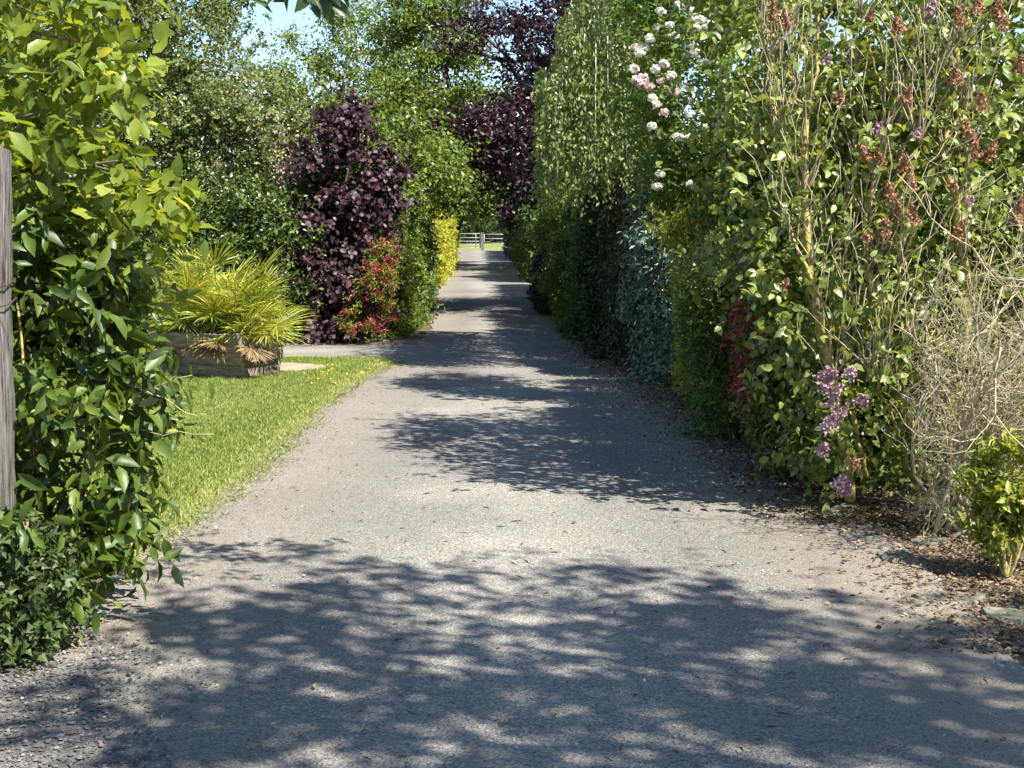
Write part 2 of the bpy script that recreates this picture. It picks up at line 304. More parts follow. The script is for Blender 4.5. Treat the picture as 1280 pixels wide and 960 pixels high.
def blob_pts(blobs, n, depth=.35, amp=.18, fs=1.6, seed=1, low=None, clump=None):
    """points near the surface of a union of ellipsoids, with outward normals"""
    r = np.random.default_rng(seed)
    C = np.array([b[0] for b in blobs]); Rr = np.array([b[1] for b in blobs], float)
    area = (Rr[:, 0]*Rr[:, 2]+Rr[:, 1]*Rr[:, 2]+Rr[:, 0]*Rr[:, 1]); n0 = n
    if clump: n = max(8, n//clump[0])
    idx = r.choice(len(blobs), n, p=area/area.sum())
    u = unit(r.normal(size=(n, 3))); c = C[idx]; rr = Rr[idx]
    f = 1+amp*wav(c+u*rr, fs, seed)+.06*r.normal(size=n); q = 1-depth*r.random(n)**1.6
    p = c+u*rr*(f*q)[:, None]; nn = unit(u/rr)
    if clump:
        j = r.integers(len(p), size=n0); g = r.normal(size=(n0, 3)); sc = clump[1]*(.6+.8*r.random(len(p)))[j]
        p = p[j]+g*sc[:, None]*A(1, 1, .62); nn = unit(nn[j]*.5+unit(g)*.9); idx = idx[j]; n = n0
    keep = np.ones(n, bool)
    for j in range(len(blobs)):
        e = (((p-C[j])/Rr[j])**2).sum(1); keep &= ~((e < .45) & (idx != j))
    if low is not None: keep &= p[:, 2] > low
    return p[keep], nn[keep]
def box_pts(a, b, thick, h, n, depth=.3, amp=.1, seed=1, side=1, z0=.0, fs=1.5, roundtop=.25):
    """rounded wall of leaves from a to b (2D face line), thick away from the road (side=1: to the right)"""
    r = np.random.default_rng(seed)
    a = np.asarray(a[:2], float); b = np.asarray(b[:2], float); L = np.linalg.norm(b-a); e = (b-a)/L
    q = A(e[1], -e[0])*side
    ar = np.array([L*h, L*thick*.9, thick*h, thick*h, L*h*.35]); f = r.choice(5, n, p=ar/ar.sum())
    s = r.random(n)*L; t = r.random(n)*thick; z = r.random(n)*h; wv = r.normal(size=n)*.07
    nn = np.zeros((n, 3))
    t = np.where(f == 0, 0, t); t = np.where(f == 4, thick, t); z = np.where(f == 1, h, z); s = np.where(f == 2, 0, s); s = np.where(f == 3, L, s)
    zf = np.clip((z-(h-roundtop))/roundtop, 0, 1)                   # round the shoulders
    t = t+np.where(f == 0, roundtop*.7*zf**2, 0)-np.where(f == 4, roundtop*.7*zf**2, 0)
    s = s+np.where((f == 2) | (f == 3), 0, 1)*wv+.14*wav(np.stack([z, z*0+seed, t], 1), 1.8, seed+3)
    nl = np.where(f == 0, -1., np.where(f == 4, 1., 0)); ns = np.where(f == 2, -1., np.where(f == 3, 1., 0)); nz = np.where(f == 1, 1., .5*zf)
    nn[:, :2] = nl[:, None]*q+ns[:, None]*e; nn[:, 2] = nz; nn = unit(nn)
    p = np.zeros((n, 3)); p[:, :2] = a+s[:, None]*e+t[:, None]*q; p[:, 2] = z+z0
    dd = amp*wav(p, fs, seed)+.3*amp*wav(p, fs*4, seed+9)+.04*r.normal(size=n)-depth*r.random(n)**1.6
    p = p+nn*dd[:, None]; p[:, 2] += np.where(f == 1, .10*r.exponential(size=n)*(1+wav(p, fs*3, seed+5)), 0); p[:, 2] = np.maximum(p[:, 2], .03)
    return p, nn
def foliage(parent, p, nn, m, leaf, wid=.55, kind='two', k=5, tw=None, droop=.3, up=.8, out=.7, jit=.6, grow=.5, name='foliage', sizevar=.25, coarse=.0, seed=3, bias=0., spread=1.1):
    r = np.random.default_rng(seed); n = len(p)
    D = nn*.8+r.normal(size=(n, 3))*.55; D[:, 2] += grow; D = unit(D); tw = tw or leaf*2.2
    pos, d, nr, ti = twigs(p-D*(tw*.6), D, nn, tw*(.6+.8*r.random(n)), k, spread=spread, droop=droop, up=up, out=out, jit=jit, rng=r)
    size = leaf*(1+sizevar*r.normal(size=len(pos))); size = np.clip(size, leaf*.45, leaf*1.7); pos[:, 2] = np.maximum(pos[:, 2], .02)
    return leaves(name, pos, d, nr, size, wid, kind, m, parent, ti+bias)
def shell_n(area, leaf, wid, lai, k): return int(lai*area/(leaf*leaf*wid*.55)/k)
def stems(parent, base, tops, rad, m, name='trunk', k=6, amp=.03, seed=5, n=6):
    r = np.random.default_rng(seed); mb = MB()
    for tp in tops: mb.tube(wobble(np.asarray(base, float), np.asarray(tp, float), n, amp, r), np.linspace(rad, rad*.35, n), k)
    return mb.build(name, m, parent, smooth=True)

# ---------------------------------------------------------------- ground, lane, lawn
def strip(name, left, right, m, z, kind='structure', cols=9, sub=.7, jitter=.0):
    left = np.array(left, float); right = np.array(right, float)
    LL, RR = [left[0]], [right[0]]
    for i in range(len(left)-1):
        n = max(1, int(np.linalg.norm(left[i+1]-left[i])/sub))
        for j in range(1, n+1): LL.append(left[i]+(left[i+1]-left[i])*j/n); RR.append(right[i]+(right[i+1]-right[i])*j/n)
    LL = np.array(LL); RR = np.array(RR)
    if jitter:
        r = np.random.default_rng(3); LL[:, 0] += r.normal(size=len(LL))*jitter; RR[:, 0] += r.normal(size=len(LL))*jitter
    u = np.linspace(0, 1, cols); V = LL[:, None]*(1-u)[None, :, None]+RR[:, None]*u[None, :, None]
    n = len(LL); V = np.concatenate([V, np.full((n, cols, 1), z)], 2).reshape(-1, 3)
    fs = [(i*cols+j, i*cols+j+1, (i+1)*cols+j+1, (i+1)*cols+j) for i in range(n-1) for j in range(cols-1)]
    uvs = np.stack([np.tile(u, n), np.repeat(np.linspace(0, 1, n), cols)], 1)
    o = mesh(name, V, np.array(fs).ravel(), np.arange(len(fs))*4, np.full(len(fs), 4), m, uv=uvs, smooth=False)
    return tag(o, kind=kind)
def sheet(name, poly, m, z, kind='structure'):
    V = [(p[0], p[1], z) for p in poly]
    return tag(mesh(name, V, np.arange(len(V)), [0], [len(V)], m, smooth=False), kind=kind)
sheet('ground', [(-1500, -300), (1500, -300), (1500, 3000), (-1500, 3000)], M['ground'], 0)
sheet('field', [(-900, 100.5), (900, 100.5), (900, 2500), (-900, 2500)], M['field'], .006)
rl = [(-2.6, -6), (-2.2, 2), (-1.75, 4.2), G(60, 830)[:2], G(115, 740)[:2], G(180, 690)[:2], G(290, 610)[:2], G(390, 520)[:2], G(490, 452)[:2], G(538, 416)[:2], G(545, 385)[:2], G(551, 350)[:2], G(562, 330)[:2], G(569, 313)[:2], (-3.9, 100.5)]
rr = [(3.0, -6), (2.3, 2), (1.95, 4.2), G(1270, 830)[:2], G(1180, 740)[:2], G(1130, 690)[:2], G(1000, 610)[:2], G(880, 520)[:2], G(768, 452)[:2], G(712, 416)[:2], G(680, 385)[:2], G(657, 350)[:2], G(647, 330)[:2], G(632, 313)[:2], (-.2, 100.5)]
strip('lane', rl, rr, M['asphalt'], .012, jitter=.03)
strip('side_drive', [(-14, 16.9), (-2.2, 17.0), (-1.0, 17.0)], [(-14, 19.6), (-2.2, 19.9), (-1.0, 20.5)], M['asphalt'], .008)
lawn = [G(150, 720)[:2], G(182, 688)[:2], G(292, 608)[:2], G(345, 560)[:2], G(392, 518)[:2], G(440, 482)[:2], G(490, 453)[:2], G(475, 449)[:2], G(420, 447)[:2], G(370, 446)[:2], (-9, 17.1), (-9, 6.5)]
def smooth_poly(poly, n=5, j=.02):
    r = np.random.default_rng(5); o = []
    for i in range(len(poly)):
        a, b = np.asarray(poly[i]), np.asarray(poly[(i+1) % len(poly)])
        for t in range(n): o.append(a+(b-a)*t/n+r.normal(size=2)*j)
    return o
lawn_s = smooth_poly(lawn); sheet('lawn', lawn_s, M['lawn'], .018)
earth_c = G(365, 463)
def blobpoly(c, rx, ry, n=26, j=.12, seed=1):
    r = np.random.default_rng(seed); return [(c[0]+rx*math.cos(a)*(1+j*r.normal()), c[1]+ry*math.sin(a)*(1+j*r.normal())) for a in np.linspace(0, 2*math.pi, n, endpoint=False)]
bare = blobpoly(earth_c+A(-.48, .12, 0), .85, .6, n=60, j=.06, seed=2); sheet('bare_earth', bare, M['sand'], .024)
sheet('gravel_apron', [(-1.6, 2.2), (-1.25, 4.4), (-1.55, 5.0), (-1.9, 5.3), (-4, 5.5), (-4, 2.2)], M['gravel_bed'], .016)
we = [np.asarray(q) for q in lawn[1:8]]; o_ = [q+A(.07, .0)*(.4+.9*R.random()) for q in we]; i_ = [q-A(.22, 0)*(.6+.7*R.random()) for q in we]
def dens(l):
    o = []
    for a, b in zip(l[:-1], l[1:]):
        for t_ in range(16): o.append(a+(b-a)*t_/16+R.normal(size=2)*.022)
    return o+[l[-1]]
sheet('worn_edge', dens(o_[:-1])+dens(i_[:-1])[::-1], M['worn'], .0155)
k = 5200; oo = np.array(dens(o_[:-1])); j = R.integers(len(oo), size=k); ex_ = oo[j]+R.normal(size=(k, 2))*A(.07, .10)
WORN = ex_
# dry worn strip along the lawn edge
def inside(p, poly):
    poly = np.asarray(poly); x, y = p[:, 0], p[:, 1]; c = np.zeros(len(p), bool); j = len(poly)-1
    for i in range(len(poly)):
        xi, yi = poly[i]; xj, yj = poly[j]
        c ^= ((yi > y) != (yj > y)) & (x < (xj-xi)*(y-yi)/(yj-yi+1e-12)+xi); j = i
    return c
def edge_dist(p, line):
    d = np.full(len(p), 9.)
    for a, b in zip(line[:-1], line[1:]):
        a = np.asarray(a); b = np.asarray(b); ab = b-a; t = np.clip(((p-a)@ab)/(ab@ab), 0, 1); d = np.minimum(d, np.linalg.norm(p-(a+t[:, None]*ab), axis=1))
    return d
r = np.random.default_rng(21)
n = 420000; q = np.stack([-7.5+r.random(n)*6.8, 6.4+r.random(n)**1.25*10.8], 1)
q = q[inside(q, lawn_s) & ~inside(q, np.asarray(bare))]
# only what can be seen from near the lane
q = q[q[:, 0] > -.42*q[:, 1]-.6]
ed = edge_dist(q, lawn[1:8]); keep = r.random(len(q)) < np.clip(.25+ed/.35, 0, 1); q = q[keep]; ed = ed[keep]; n = len(q)
dry = np.clip(.38-ed/.5, 0, .4)+.22*np.clip(wav(np.c_[q, q[:, 0]], 1.2, 4), -1, 1)
a_ = r.random(n)*6.28; dd = np.stack([np.cos(a_)*.5, np.sin(a_)*.5, np.ones(n)], 1)
tag(leaves('lawn_grass', np.c_[q, np.full(n, .016)], dd, unit(r.normal(size=(n, 3))), .028+.02*r.random(n), .16, 'blade', M['grass'], None, .42+dry+.16*r.normal(size=n)),
    'short sunlit lawn grass between the lane and the planter', 'grass', kind='stuff')
# dandelions and daisies in the lawn
r = np.random.default_rng(8); q = np.array([G(x, y) for x, y in zip(380+r.random(34)*90, 460+r.random(34)*26)]); q[:, 2] = .05
q = q[inside(q[:, :2], lawn_s)]
M['butter'] = leaf_mat('yellow_petals', ls((.55, .42, .02), (.7, .55, .03), (.8, .7, .1)), .2, .6, .2, (1, 1, .8))
qq = np.repeat(q, 3, 0)+r.normal(size=(len(q)*3, 3))*.006; k = len(qq)
tag(leaves('lawn_flowers', qq, unit(r.normal(size=(k, 3))), np.tile(A(0, -.3, 1), (k, 1)), .02, 1, 'floret', M['butter'], None, r.random(k)), 'tiny yellow flowers speckling the lawn near the lane', 'flowers', kind='stuff')

# gravel, litter, petals
ICO = None
def stones(name, xy, size, m, label, z=.02, seed=1):
    r = np.random.default_rng(seed); n = len(xy)
    ph = (1+5**.5)/2
    v = unit(A([-1, ph, 0], [1, ph, 0], [-1, -ph, 0], [1, -ph, 0], [0, -1, ph], [0, 1, ph], [0, -1, -ph], [0, 1, -ph], [ph, 0, -1], [ph, 0, 1], [-ph, 0, -1], [-ph, 0, 1]))
    f = np.array([(0, 11, 5), (0, 5, 1), (0, 1, 7), (0, 7, 10), (0, 10, 11), (1, 5, 9), (5, 11, 4), (11, 10, 2), (10, 7, 6), (7, 1, 8), (3, 9, 4), (3, 4, 2), (3, 2, 6), (3, 6, 8), (3, 8, 9), (4, 9, 5), (2, 4, 11), (6, 2, 10), (8, 6, 7), (9, 8, 1)])
    V = v[None]*(1+.22*r.normal(size=(n, 12, 1)))*np.stack([.7+.6*r.random(n), .55+.5*r.random(n), .3+.3*r.random(n)], 1)[:, None]
    a = r.random(n)*6.28; c, s = np.cos(a)[:, None], np.sin(a)[:, None]
    V = np.stack([V[..., 0]*c-V[..., 1]*s, V[..., 0]*s+V[..., 1]*c, V[..., 2]], 2)*np.broadcast_to(size, (n,))[:, None, None]/2
    V = V+np.c_[xy, np.full(n, z)+np.broadcast_to(size, (n,))*.12][:, None]
    lo = (f.ravel()[None]+np.arange(n)[:, None]*12).ravel()
    o = mesh(name, V.reshape(-1, 3), lo, np.arange(n*20)*3, np.full(n*20, 3), m, tint=np.repeat(np.clip(.45+.25*r.normal(size=n), 0, 1), 20), smooth=False)
    return tag(o, label, 'gravel', kind='stuff')
r = np.random.default_rng(31)
def scat(n, f):
    out = []
    while len(out) < n:
        x, y = f(); out.append((x, y))
    return np.array(out)
n = 22000; xy = np.stack([-1.0-2.2*r.random(n)**.9, 3.3+2.1*r.random(n)], 1)
lim = -1.12-.32*(xy[:, 1]-3.9)+.12*wav(np.c_[xy, xy[:, 0]], 3, 2)
xy = xy[xy[:, 0] < lim+.18*np.abs(r.normal(size=n))]
stones('gravel', xy, .005+.017*r.random(len(xy))**2.8, M['gravel_near'], 'loose grey gravel piled at the lane edge in the lower left corner', seed=2)
n = 9000; xy = np.stack([-2.2+4.6*r.random(n), 3.6+1.5*r.random(n)**1.6], 1)
stones('loose_chippings', xy, .003+.007*r.random(n)**2.5, M['asphalt_chip'], 'fine loose chippings strewn over the nearest asphalt', z=.013, seed=4)
stones('edge_grit', WORN, .004+.014*R.random(len(WORN))**2.5, M['gravel_tan'], 'dry grit and crumbs along the lawn edge of the lane', z=.012, seed=8)
k = 6000; i_ = R.integers(len(WORN), size=k); gp = WORN[i_]+R.normal(size=(k, 2))*.04-A(.08, 0)
a_ = R.random(k)*6.28; tag(leaves('dry_grass', np.c_[gp, np.full(k, .014)], np.stack([np.cos(a_), np.sin(a_), .5+.6*R.random(k)], 1), unit(R.normal(size=(k, 3))), .02+.03*R.random(k), .13, 'blade', M['grass'], None, .35+.35*R.random(k)), 'dry straw-coloured grass fringing the lawn edge', 'grass', kind='stuff')
# right verge: gravel + dead leaves
def verge(n, w0, w1, y0=313, y1=830, pw=1.0):
    pts = np.array(rr[3:14]); ys = pts[:, 1]
    y = 5+13*r.random(n)**pw; x = np.interp(y, ys, pts[:, 0]); return np.stack([x+w0+(w1-w0)*r.random(n), y], 1)
xy = verge(4200, -.12, 1.1, pw=1.7); stones('verge_gravel', xy, .006+.022*r.random(len(xy))**1.8, M['gravel'], 'scattered stones along the dusty right edge of the lane', z=.01, seed=6)
def flat_bits(name, xy, size, m, label, cat, z, kindt='two', wid=.6, tilt=.35):
    n = len(xy); a = r.random(n)*6.28; d = np.stack([np.cos(a), np.sin(a), tilt*r.normal(size=n)*.6], 1); nr = r.normal(size=(n, 3))*tilt; nr[:, 2] += 1
    return tag(leaves(name, np.c_[xy, z+.004+.006*r.random(n)], unit(d), unit(nr), size, wid, kindt, m, None, .5+.25*r.normal(size=n)), label, cat, kind='stuff')
n = 17000; y = 5.2+15*r.random(n)**1.5; x = np.interp(y, np.array(rr[3:14])[:, 1], np.array(rr[3:14])[:, 0])+.5-np.abs(r.normal(size=n))*.34-.12*(r.random(n) < .3)
flat_bits('leaf_litter', np.stack([x, y], 1), .012+.028*r.random(n), M['litter'], 'brown dead leaves gathered along the right edge of the lane', 'leaf litter', .012)
n = 6500; y = 8.6+13*r.random(n)**1.3; x = np.interp(y, np.array(rr[3:14])[:, 1], np.array(rr[3:14])[:, 0])+.1-np.abs(r.normal(size=n))*.5
flat_bits('fallen_petals', np.stack([x, y], 1), .009+.012*r.random(n), M['petal_litter'], 'white fallen petals sprinkled on the shaded right side of the lane', 'petals', .014, 'floret', 1)
n = 2600; y = 5.4+12*r.random(n)**1.4; x = np.interp(y, np.array(rl[3:10])[:, 1], np.array(rl[3:10])[:, 0])+np.abs(r.normal(size=n))*.3-.05
flat_bits('dry_debris', np.stack([x, y], 1), .006+.014*r.random(n), M['litter'], 'small dry bits along the left edge of the lane by the lawn', 'debris', .014)
n = 260; xy = np.stack([-1.8+3.6*r.random(n), 4.2+12*r.random(n)], 1)
flat_bits('lane_specks', xy, .006+.008*r.random(n), M['petal_litter'], 'scattered pale petals over the middle of the lane', 'petals', .014, 'floret', 1)

n = 420; xy = np.stack([-1.9+3.9*r.random(n), 4.1+9*r.random(n)**1.4], 1); n = len(xy)
flat_bits('dropped_twigs', xy, .02+.05*r.random(n), M['litter'], 'little dead twigs and stalks dropped over the near lane', 'twigs', .014, 'two', .07)
n = 260; xy = np.stack([-1.9+3.9*r.random(n), 4.1+7*r.random(n)], 1)
flat_bits('dropped_leaves', xy, .012+.022*r.random(n), M['litter'], 'a few curled brown leaves lying over the near lane', 'leaf litter', .014)
n = 16000; y = 7.5+12*r.random(n)**1.3; x = np.interp(y, np.array(rr[3:14])[:, 1], np.array(rr[3:14])[:, 0])+.25-np.abs(r.normal(size=n))*.33
flat_bits('hedge_litter', np.stack([x, y], 1), .012+.022*r.random(n), M['moss_litter'], 'dark brown-gold litter and moss along the foot of the right hedge', 'leaf litter', .013)
# flat slate edging stones at the right verge
for i, (px, py, sx, sy, rz, lb) in enumerate([(1195, 752, .30, .16, .3, 'largest flat greenish slate lying below the lime green shrub'), (1262, 775, .26, .2, -.2, 'broad slate slab at the right frame edge under the lime shrub'),
        (1120, 700, .24, .13, .9, 'narrow dark slate between the lane and the bare twiggy shrub'), (1160, 680, .22, .16, .1, 'small slate lying under the bare twiggy shrub'), (1052, 640, .26, .10, .8, 'long thin kerb slate below the mauve lilac flowers'),
        (960, 590, .25, .10, .75, 'farthest edging slate beneath the crimson flowered shrub')]):
    c = G(px, py)-A(0, 0, .012); rs = np.random.default_rng(50+i); a = np.linspace(0, 2*math.pi, 9, endpoint=False)
    rad = 1+.16*rs.normal(size=9); x = np.cos(a)*sx/2*rad; y = np.sin(a)*sy/2*rad
    X = c[0]+x*math.cos(rz)-y*math.sin(rz); Y = c[1]+x*math.sin(rz)+y*math.cos(rz)
    V = np.concatenate([np.c_[X, Y, np.full(9, .0)], np.c_[c[0]+(X-c[0])*.9, c[1]+(Y-c[1])*.9, .026+.006*rs.normal(size=9)]])
    mb = MB().add(V, [tuple(range(9, 18))]+[(j, (j+1) % 9, 9+(j+1) % 9, 9+j) for j in range(9)])
    tag(mb.build('edging_stone', M['slate']), lb, 'stone', 'flat slates edging the right verge')

# ---------------------------------------------------------------- left foreground
# post with wire
pc = G(-7, 822); po = empty('wooden_post', (pc[0], pc[1], 0), 'weathered grey wooden gatepost with wire at the left frame edge', 'post')
mb = MB(); nz = 22; ka = 12; rs = np.random.default_rng(3); V = []
for i in range(nz):
    z = 1.87*i/(nz-1); s = .078*(1+.03*math.sin(i*.7))
    for j in range(ka):
        a = j/ka*2*math.pi+.26; c, s_ = math.cos(a), math.sin(a); e = (abs(c)**5+abs(s_)**5)**(-1/5)
        V.append((pc[0]+.040*z/1.87+s*e*c*(1+.03*rs.normal())+.004*math.sin(i*.4), pc[1]+s*e*s_*(1+.03*rs.normal()), z+(.02*rs.normal() if i == nz-1 else 0)))
mb.add(V, [(i*ka+j, i*ka+(j+1) % ka, (i+1)*ka+(j+1) % ka, (i+1)*ka+j) for i in range(nz-1) for j in range(ka)]+[tuple((nz-1)*ka+j for j in range(ka))])
mb.build('shaft', M['oldwood'], po)
for z in (1.40, 1.33):
    a = np.linspace(0, 2*math.pi, 25); e = (np.abs(np.cos(a))**5+np.abs(np.sin(a))**5)**(-1/5)*.0865
    MB().tube(np.c_[pc[0]+.03+e*np.cos(a), pc[1]+e*np.sin(a), z+.012*np.sin(a*2)], .0028, 5).build('wire', M['wire'], po)

# broad-leaved shrub (dogwood like) beside the post
t = empty('broadleaf_shrub', G(60, 760)*A(1, 1, 0), 'dense dark green shrub with large pointed leaves beside the wooden post', 'shrub')
D0 = 5.75
bl = [(P(55, 400, D0+.1), (.42, .5, .45)), (P(90, 520, D0), (.36, .42, .42)), (P(60, 620, D0), (.33, .4, .33)), (P(118, 600, D0), (.18, .3, .25)), (P(40, 320, D0+.1), (.40, .45, .4)), (P(110, 480, D0-.05), (.18, .28, .24)), (P(112, 380, D0), (.12, .25, .2)), (P(-60, 500, D0+.2), (.5, .5, .8)), (P(10, 640, 5.1), (.09, .12, .12)), (P(80, 670, 5.5), (.16, .2, .12))]
p, nn = blob_pts(bl, 1750, .55, .2, 3, 11, clump=(7, .09)); foliage(t, p, nn, M['dogwood'], .088, .44, 'oval', 5, .20, droop=.75, up=.55, out=.8, grow=.1, seed=12, sizevar=.33, jit=.8)
wv_ = R.random(len(p)) < .035; foliage(t, p[wv_], nn[wv_], M['litter'], .06, .4, 'oval', 2, .15, droop=1.2, seed=33, name='withered_leaves')
stems(t, G(40, 800), [P(120, 560, D0), P(60, 420, D0), P(150, 470, D0), P(20, 330, D0)], .012, M['lichen'], 'stem')
mb = MB(); tips = []
for a, b in (((150, 480), (245, 522)), ((130, 545), (262, 545)), ((150, 500), (245, 470))):
    pts = wobble(P(*a, D0-.1), P(*b, D0-.25), 8, .02, R, bend=(0, 0, .02)); mb.tube(pts, np.linspace(.004, .0015, 8), 5); tips.append(pts)
mb.build('shoot', M['twig'], t, True)
pp = np.concatenate([x[3:] for x in tips]); n = len(pp)*2; pp = np.repeat(pp, 2, 0)
dd = R.normal(size=(n, 3))
for i in range(0, n, 2): leaves('shoot_leaf', pp[i:i+1], unit(dd[i:i+1]+A(.4, 0, -.3)), unit(R.normal(size=(1, 3))*.5+A(0, -.5, .8)), .055, .5, 'oval', M['dogwood'], t, R.random(1))

# tulip tree: crown hangs in from the upper left
t = empty('tulip_tree', (-3.3, 6.6, 0), 'young tree with bright lobed yellow-green leaves over the wooden post', 'tree')
bl = [(P(40, 60, 5.9), (.45, .5, .42)), (P(110, 130, 5.8), (.28, .4, .34)), (P(60, 180, 5.8), (.34, .4, .3)), (P(150, 215, 5.7), (.17, .25, .18)), (P(190, 240, 5.7), (.10, .15, .10)), (P(100, 20, 5.9), (.19, .3, .26)), (P(-120, 80, 6.2), (.9, .9, .9)), (P(-200, -180, 6.4), (1.2, 1.1, .8)), (P(100, 265, 5.8), (.22, .3, .14)), (P(205, 262, 5.7), (.07, .1, .06))]
p, nn = blob_pts(bl, 1900, .75, .25, 3, 15, clump=(7, .09)); lob = R.random(len(p)) < .4
foliage(t, p[~lob], nn[~lob], M['tulip'], .088, .5, 'oval', 5, .22, droop=.5, up=.7, out=.6, grow=.1, seed=16)
foliage(t, p[lob], nn[lob], M['tulip'], .062, .95, 'tulip', 5, .22, droop=.5, up=.7, out=.6, grow=.1, seed=19, name='lobed_foliage', jit=.8)
mb = MB(); base = A(-3.3, 6.6, 0); mb.tube(wobble(base, A(-3.2, 6.5, 4.6), 9, .01), np.linspace(.09, .03, 9), 8)
mb.build('trunk', M['bark'], t, True); mb = MB()
for z, b in ((1.9, P(150, 215, 5.7)), (2.2, P(190, 240, 5.7)), (2.6, P(110, 60, 5.8)), (2.3, P(60, 150, 5.8)), (1.7, P(100, 265, 5.8)), (2.8, P(40, 0, 5.9))):
    mb.tube(wobble(A(-3.25, 6.55, z), b, 8, .02), np.linspace(.022, .004, 8), 6)
mb.build('branch', M['bark'], t, True)

# ivy mound at the foot of the post
t = empty('ivy_mound', G(30, 815)*A(1, 1, 0), 'low dark mound of small-leaved ivy at the foot of the wooden post', 'ivy')
bl = [(P(20, 720, 5.15), (.2, .22, .24)), (P(62, 755, 5.3), (.14, .2, .14)), (P(5, 780, 5.15), (.22, .25, .16)), (P(-60, 700, 5.2), (.3, .3, .4)), (P(0, 670, 5.05), (.12, .12, .12))]
p, nn = blob_pts(bl, 2600, .4, .2, 5, 17, low=.02); foliage(t, p, nn, M['ivy'], .032, .95, 'ivy', 4, .08, droop=.5, up=.5, out=1, grow=.1, seed=18)
mb = MB()
for i in range(14):
    a = P(R.random()*90-10, 760, 5.35); mb.tube(wobble(a, G(R.random()*120, 800+R.random()*30), 7, .06), .0022, 4)
mb.build('runner', M['twig'], t, True)

# ---------------------------------------------------------------- planter with fan palm
pl = G(268, 470); pl[2] = 0
PLT = empty('wooden_planter', pl, 'weathered trapezoid wooden trough planter standing on the lawn', 'planter')
th = math.radians(-27); ex = A(math.cos(th), math.sin(th), 0); ey = A(-math.sin(th), math.cos(th), 0)
Lh = .60; H = .50; wb = .25; wt = .40     # half length, height, half widths
def lp(x, y, z): return pl+ex*x+ey*y+A(0, 0, z)
def board(name, c0, c1, c2, c3, thick, parent=PLT, m=M['plankwood'], nb=1):
    n = unit(np.cross(c1-c0, c3-c0))*thick
    V = [c0, c1, c2, c3, c0+n, c1+n, c2+n, c3+n]
    return MB().add(V, [(0, 1, 2, 3)[::-1], (4, 5, 6, 7), (0, 1, 5, 4), (1, 2, 6, 5), (2, 3, 7, 6), (3, 0, 4, 7)]).build(name, m, parent)
for s in (-1, 1):
    for k in range(3):                                            # long side planks, leaning outward
        z0, z1 = H*k/3+.004, H*(k+1)/3-.004; y0 = s*(wb+(wt-wb)*z0/H); y1 = s*(wb+(wt-wb)*z1/H)
        board('side_plank', lp(-Lh, y0, z0), lp(Lh, y0, z0), lp(Lh, y1, z1), lp(-Lh, y1, z1), -.022*s)
for s in (-1, 1):
    xs = np.linspace(-1, 1, 5)
    for k in range(4):                                            # end boards, vertical
        a0, a1 = xs[k]+.015, xs[k+1]-.015
        board('end_plank', lp(s*Lh, a0*(wb-.02), 0.0), lp(s*Lh, a1*(wb-.02), 0.0), lp(s*Lh, a1*(wt-.02), H-.02), lp(s*Lh, a0*(wt-.02), H-.02), -.02*s)
    y = wb+(wt-wb)*.5
    MB().box(lp(s*(Lh+.032), 0, H*.48), (.05, 2*y+.06, .085), th).build('batten', M['plankwood'], PLT)
    for q in (-1, 1):
        board('corner_post', lp(s*(Lh+.008), q*(wb+.0)-.03, 0), lp(s*(Lh+.008), q*(wb+.0)+.03, 0), lp(s*(Lh+.008), q*(wt)+.03, H+.01), lp(s*(Lh+.008), q*(wt)-.03, H+.01), .04*s)
MB().add([lp(-Lh+.02, -.35, .40), lp(Lh-.02, -.35, .40), lp(Lh-.02, .35, .40), lp(-Lh+.02, .35, .40)], [(0, 1, 2, 3)]).build('soil', M['soil'], PLT)

PALM = empty('fan_palm', pl+A(0, 0, .4), 'yellow-green dwarf fan palm bushing out of the wooden planter', 'palm')
def frond(c, d, plen, fr, m, span=2.1, seed=0, dead=False):
    r = np.random.default_rng(seed); d = unit(d); side = unit(np.cross(d, A(0, 0, 1)+.3*r.normal(size=3))); nn = np.cross(side, d)
    tip = c+d*plen-A(0, 0, .05*plen); mb = MB(); mb.tube([c, c+d*plen*.5, tip], [.007, .006, .005], 4, .4)
    ns = 30; hb = .5 if not dead else .15
    for i in range(ns):
        a = -span+2*span*i/(ns-1); ln = fr*(.72+.28*math.cos(a*.55))*(1+.07*r.normal())
        v = unit(d*math.cos(a)+side*math.sin(a)+nn*(.10*abs(math.sin(a))+.06*r.normal())); s2 = unit(np.cross(v, nn+.5*r.normal(size=3)))
        w_ = .0065+.003*r.random()
        p0 = tip; p1 = tip+v*ln*.5; p2 = tip+v*ln*.8-A(0, 0, .01*ln); p3 = tip+v*ln-A(0, 0, (.02+.07*r.random())*ln)
        up = nn*.006
        V = [p0, p1-s2*w_+up, p1, p1+s2*w_+up, p2-s2*w_*.6, p2+s2*w_*.6, p3]
        mb.add(V, [(0, 2, 1), (0, 3, 2), (1, 2, 4), (2, 5, 4), (2, 3, 5), (4, 5, 6)], float(np.clip(hb+.22*r.normal()+(.15 if abs(a) > 1.4 else 0), 0, 1)))
    return mb.build('frond' if not dead else 'dead_frond', m, PALM)
r = np.random.default_rng(77)
crowns = [lp(-.02, -.04, .62), lp(-.36, -.06, .52), lp(.36, -.06, .52), lp(.12, .12, .68), lp(-.15, .1, .68)]
for i in range(100):
    c = crowns[i % 5]; el = math.asin(min(.98, -.12+1.05*r.random()**1.05)); az = r.random()*6.28
    d = A(math.cos(az)*math.cos(el), math.sin(az)*math.cos(el), math.sin(el)); off = (c-crowns[0])*A(1, 1, .2)
    d = unit(d+off*.75)
    pl_ = (.16+.24*r.random())*(.75+.5*max(0, d[2])) + (.16*d[2] if i % 5 in (0, 3, 4) else 0)
    frond(c+r.normal(size=3)*.05, d, pl_, .38+.10*r.random(), M['palm'], 1.8, 100+i)
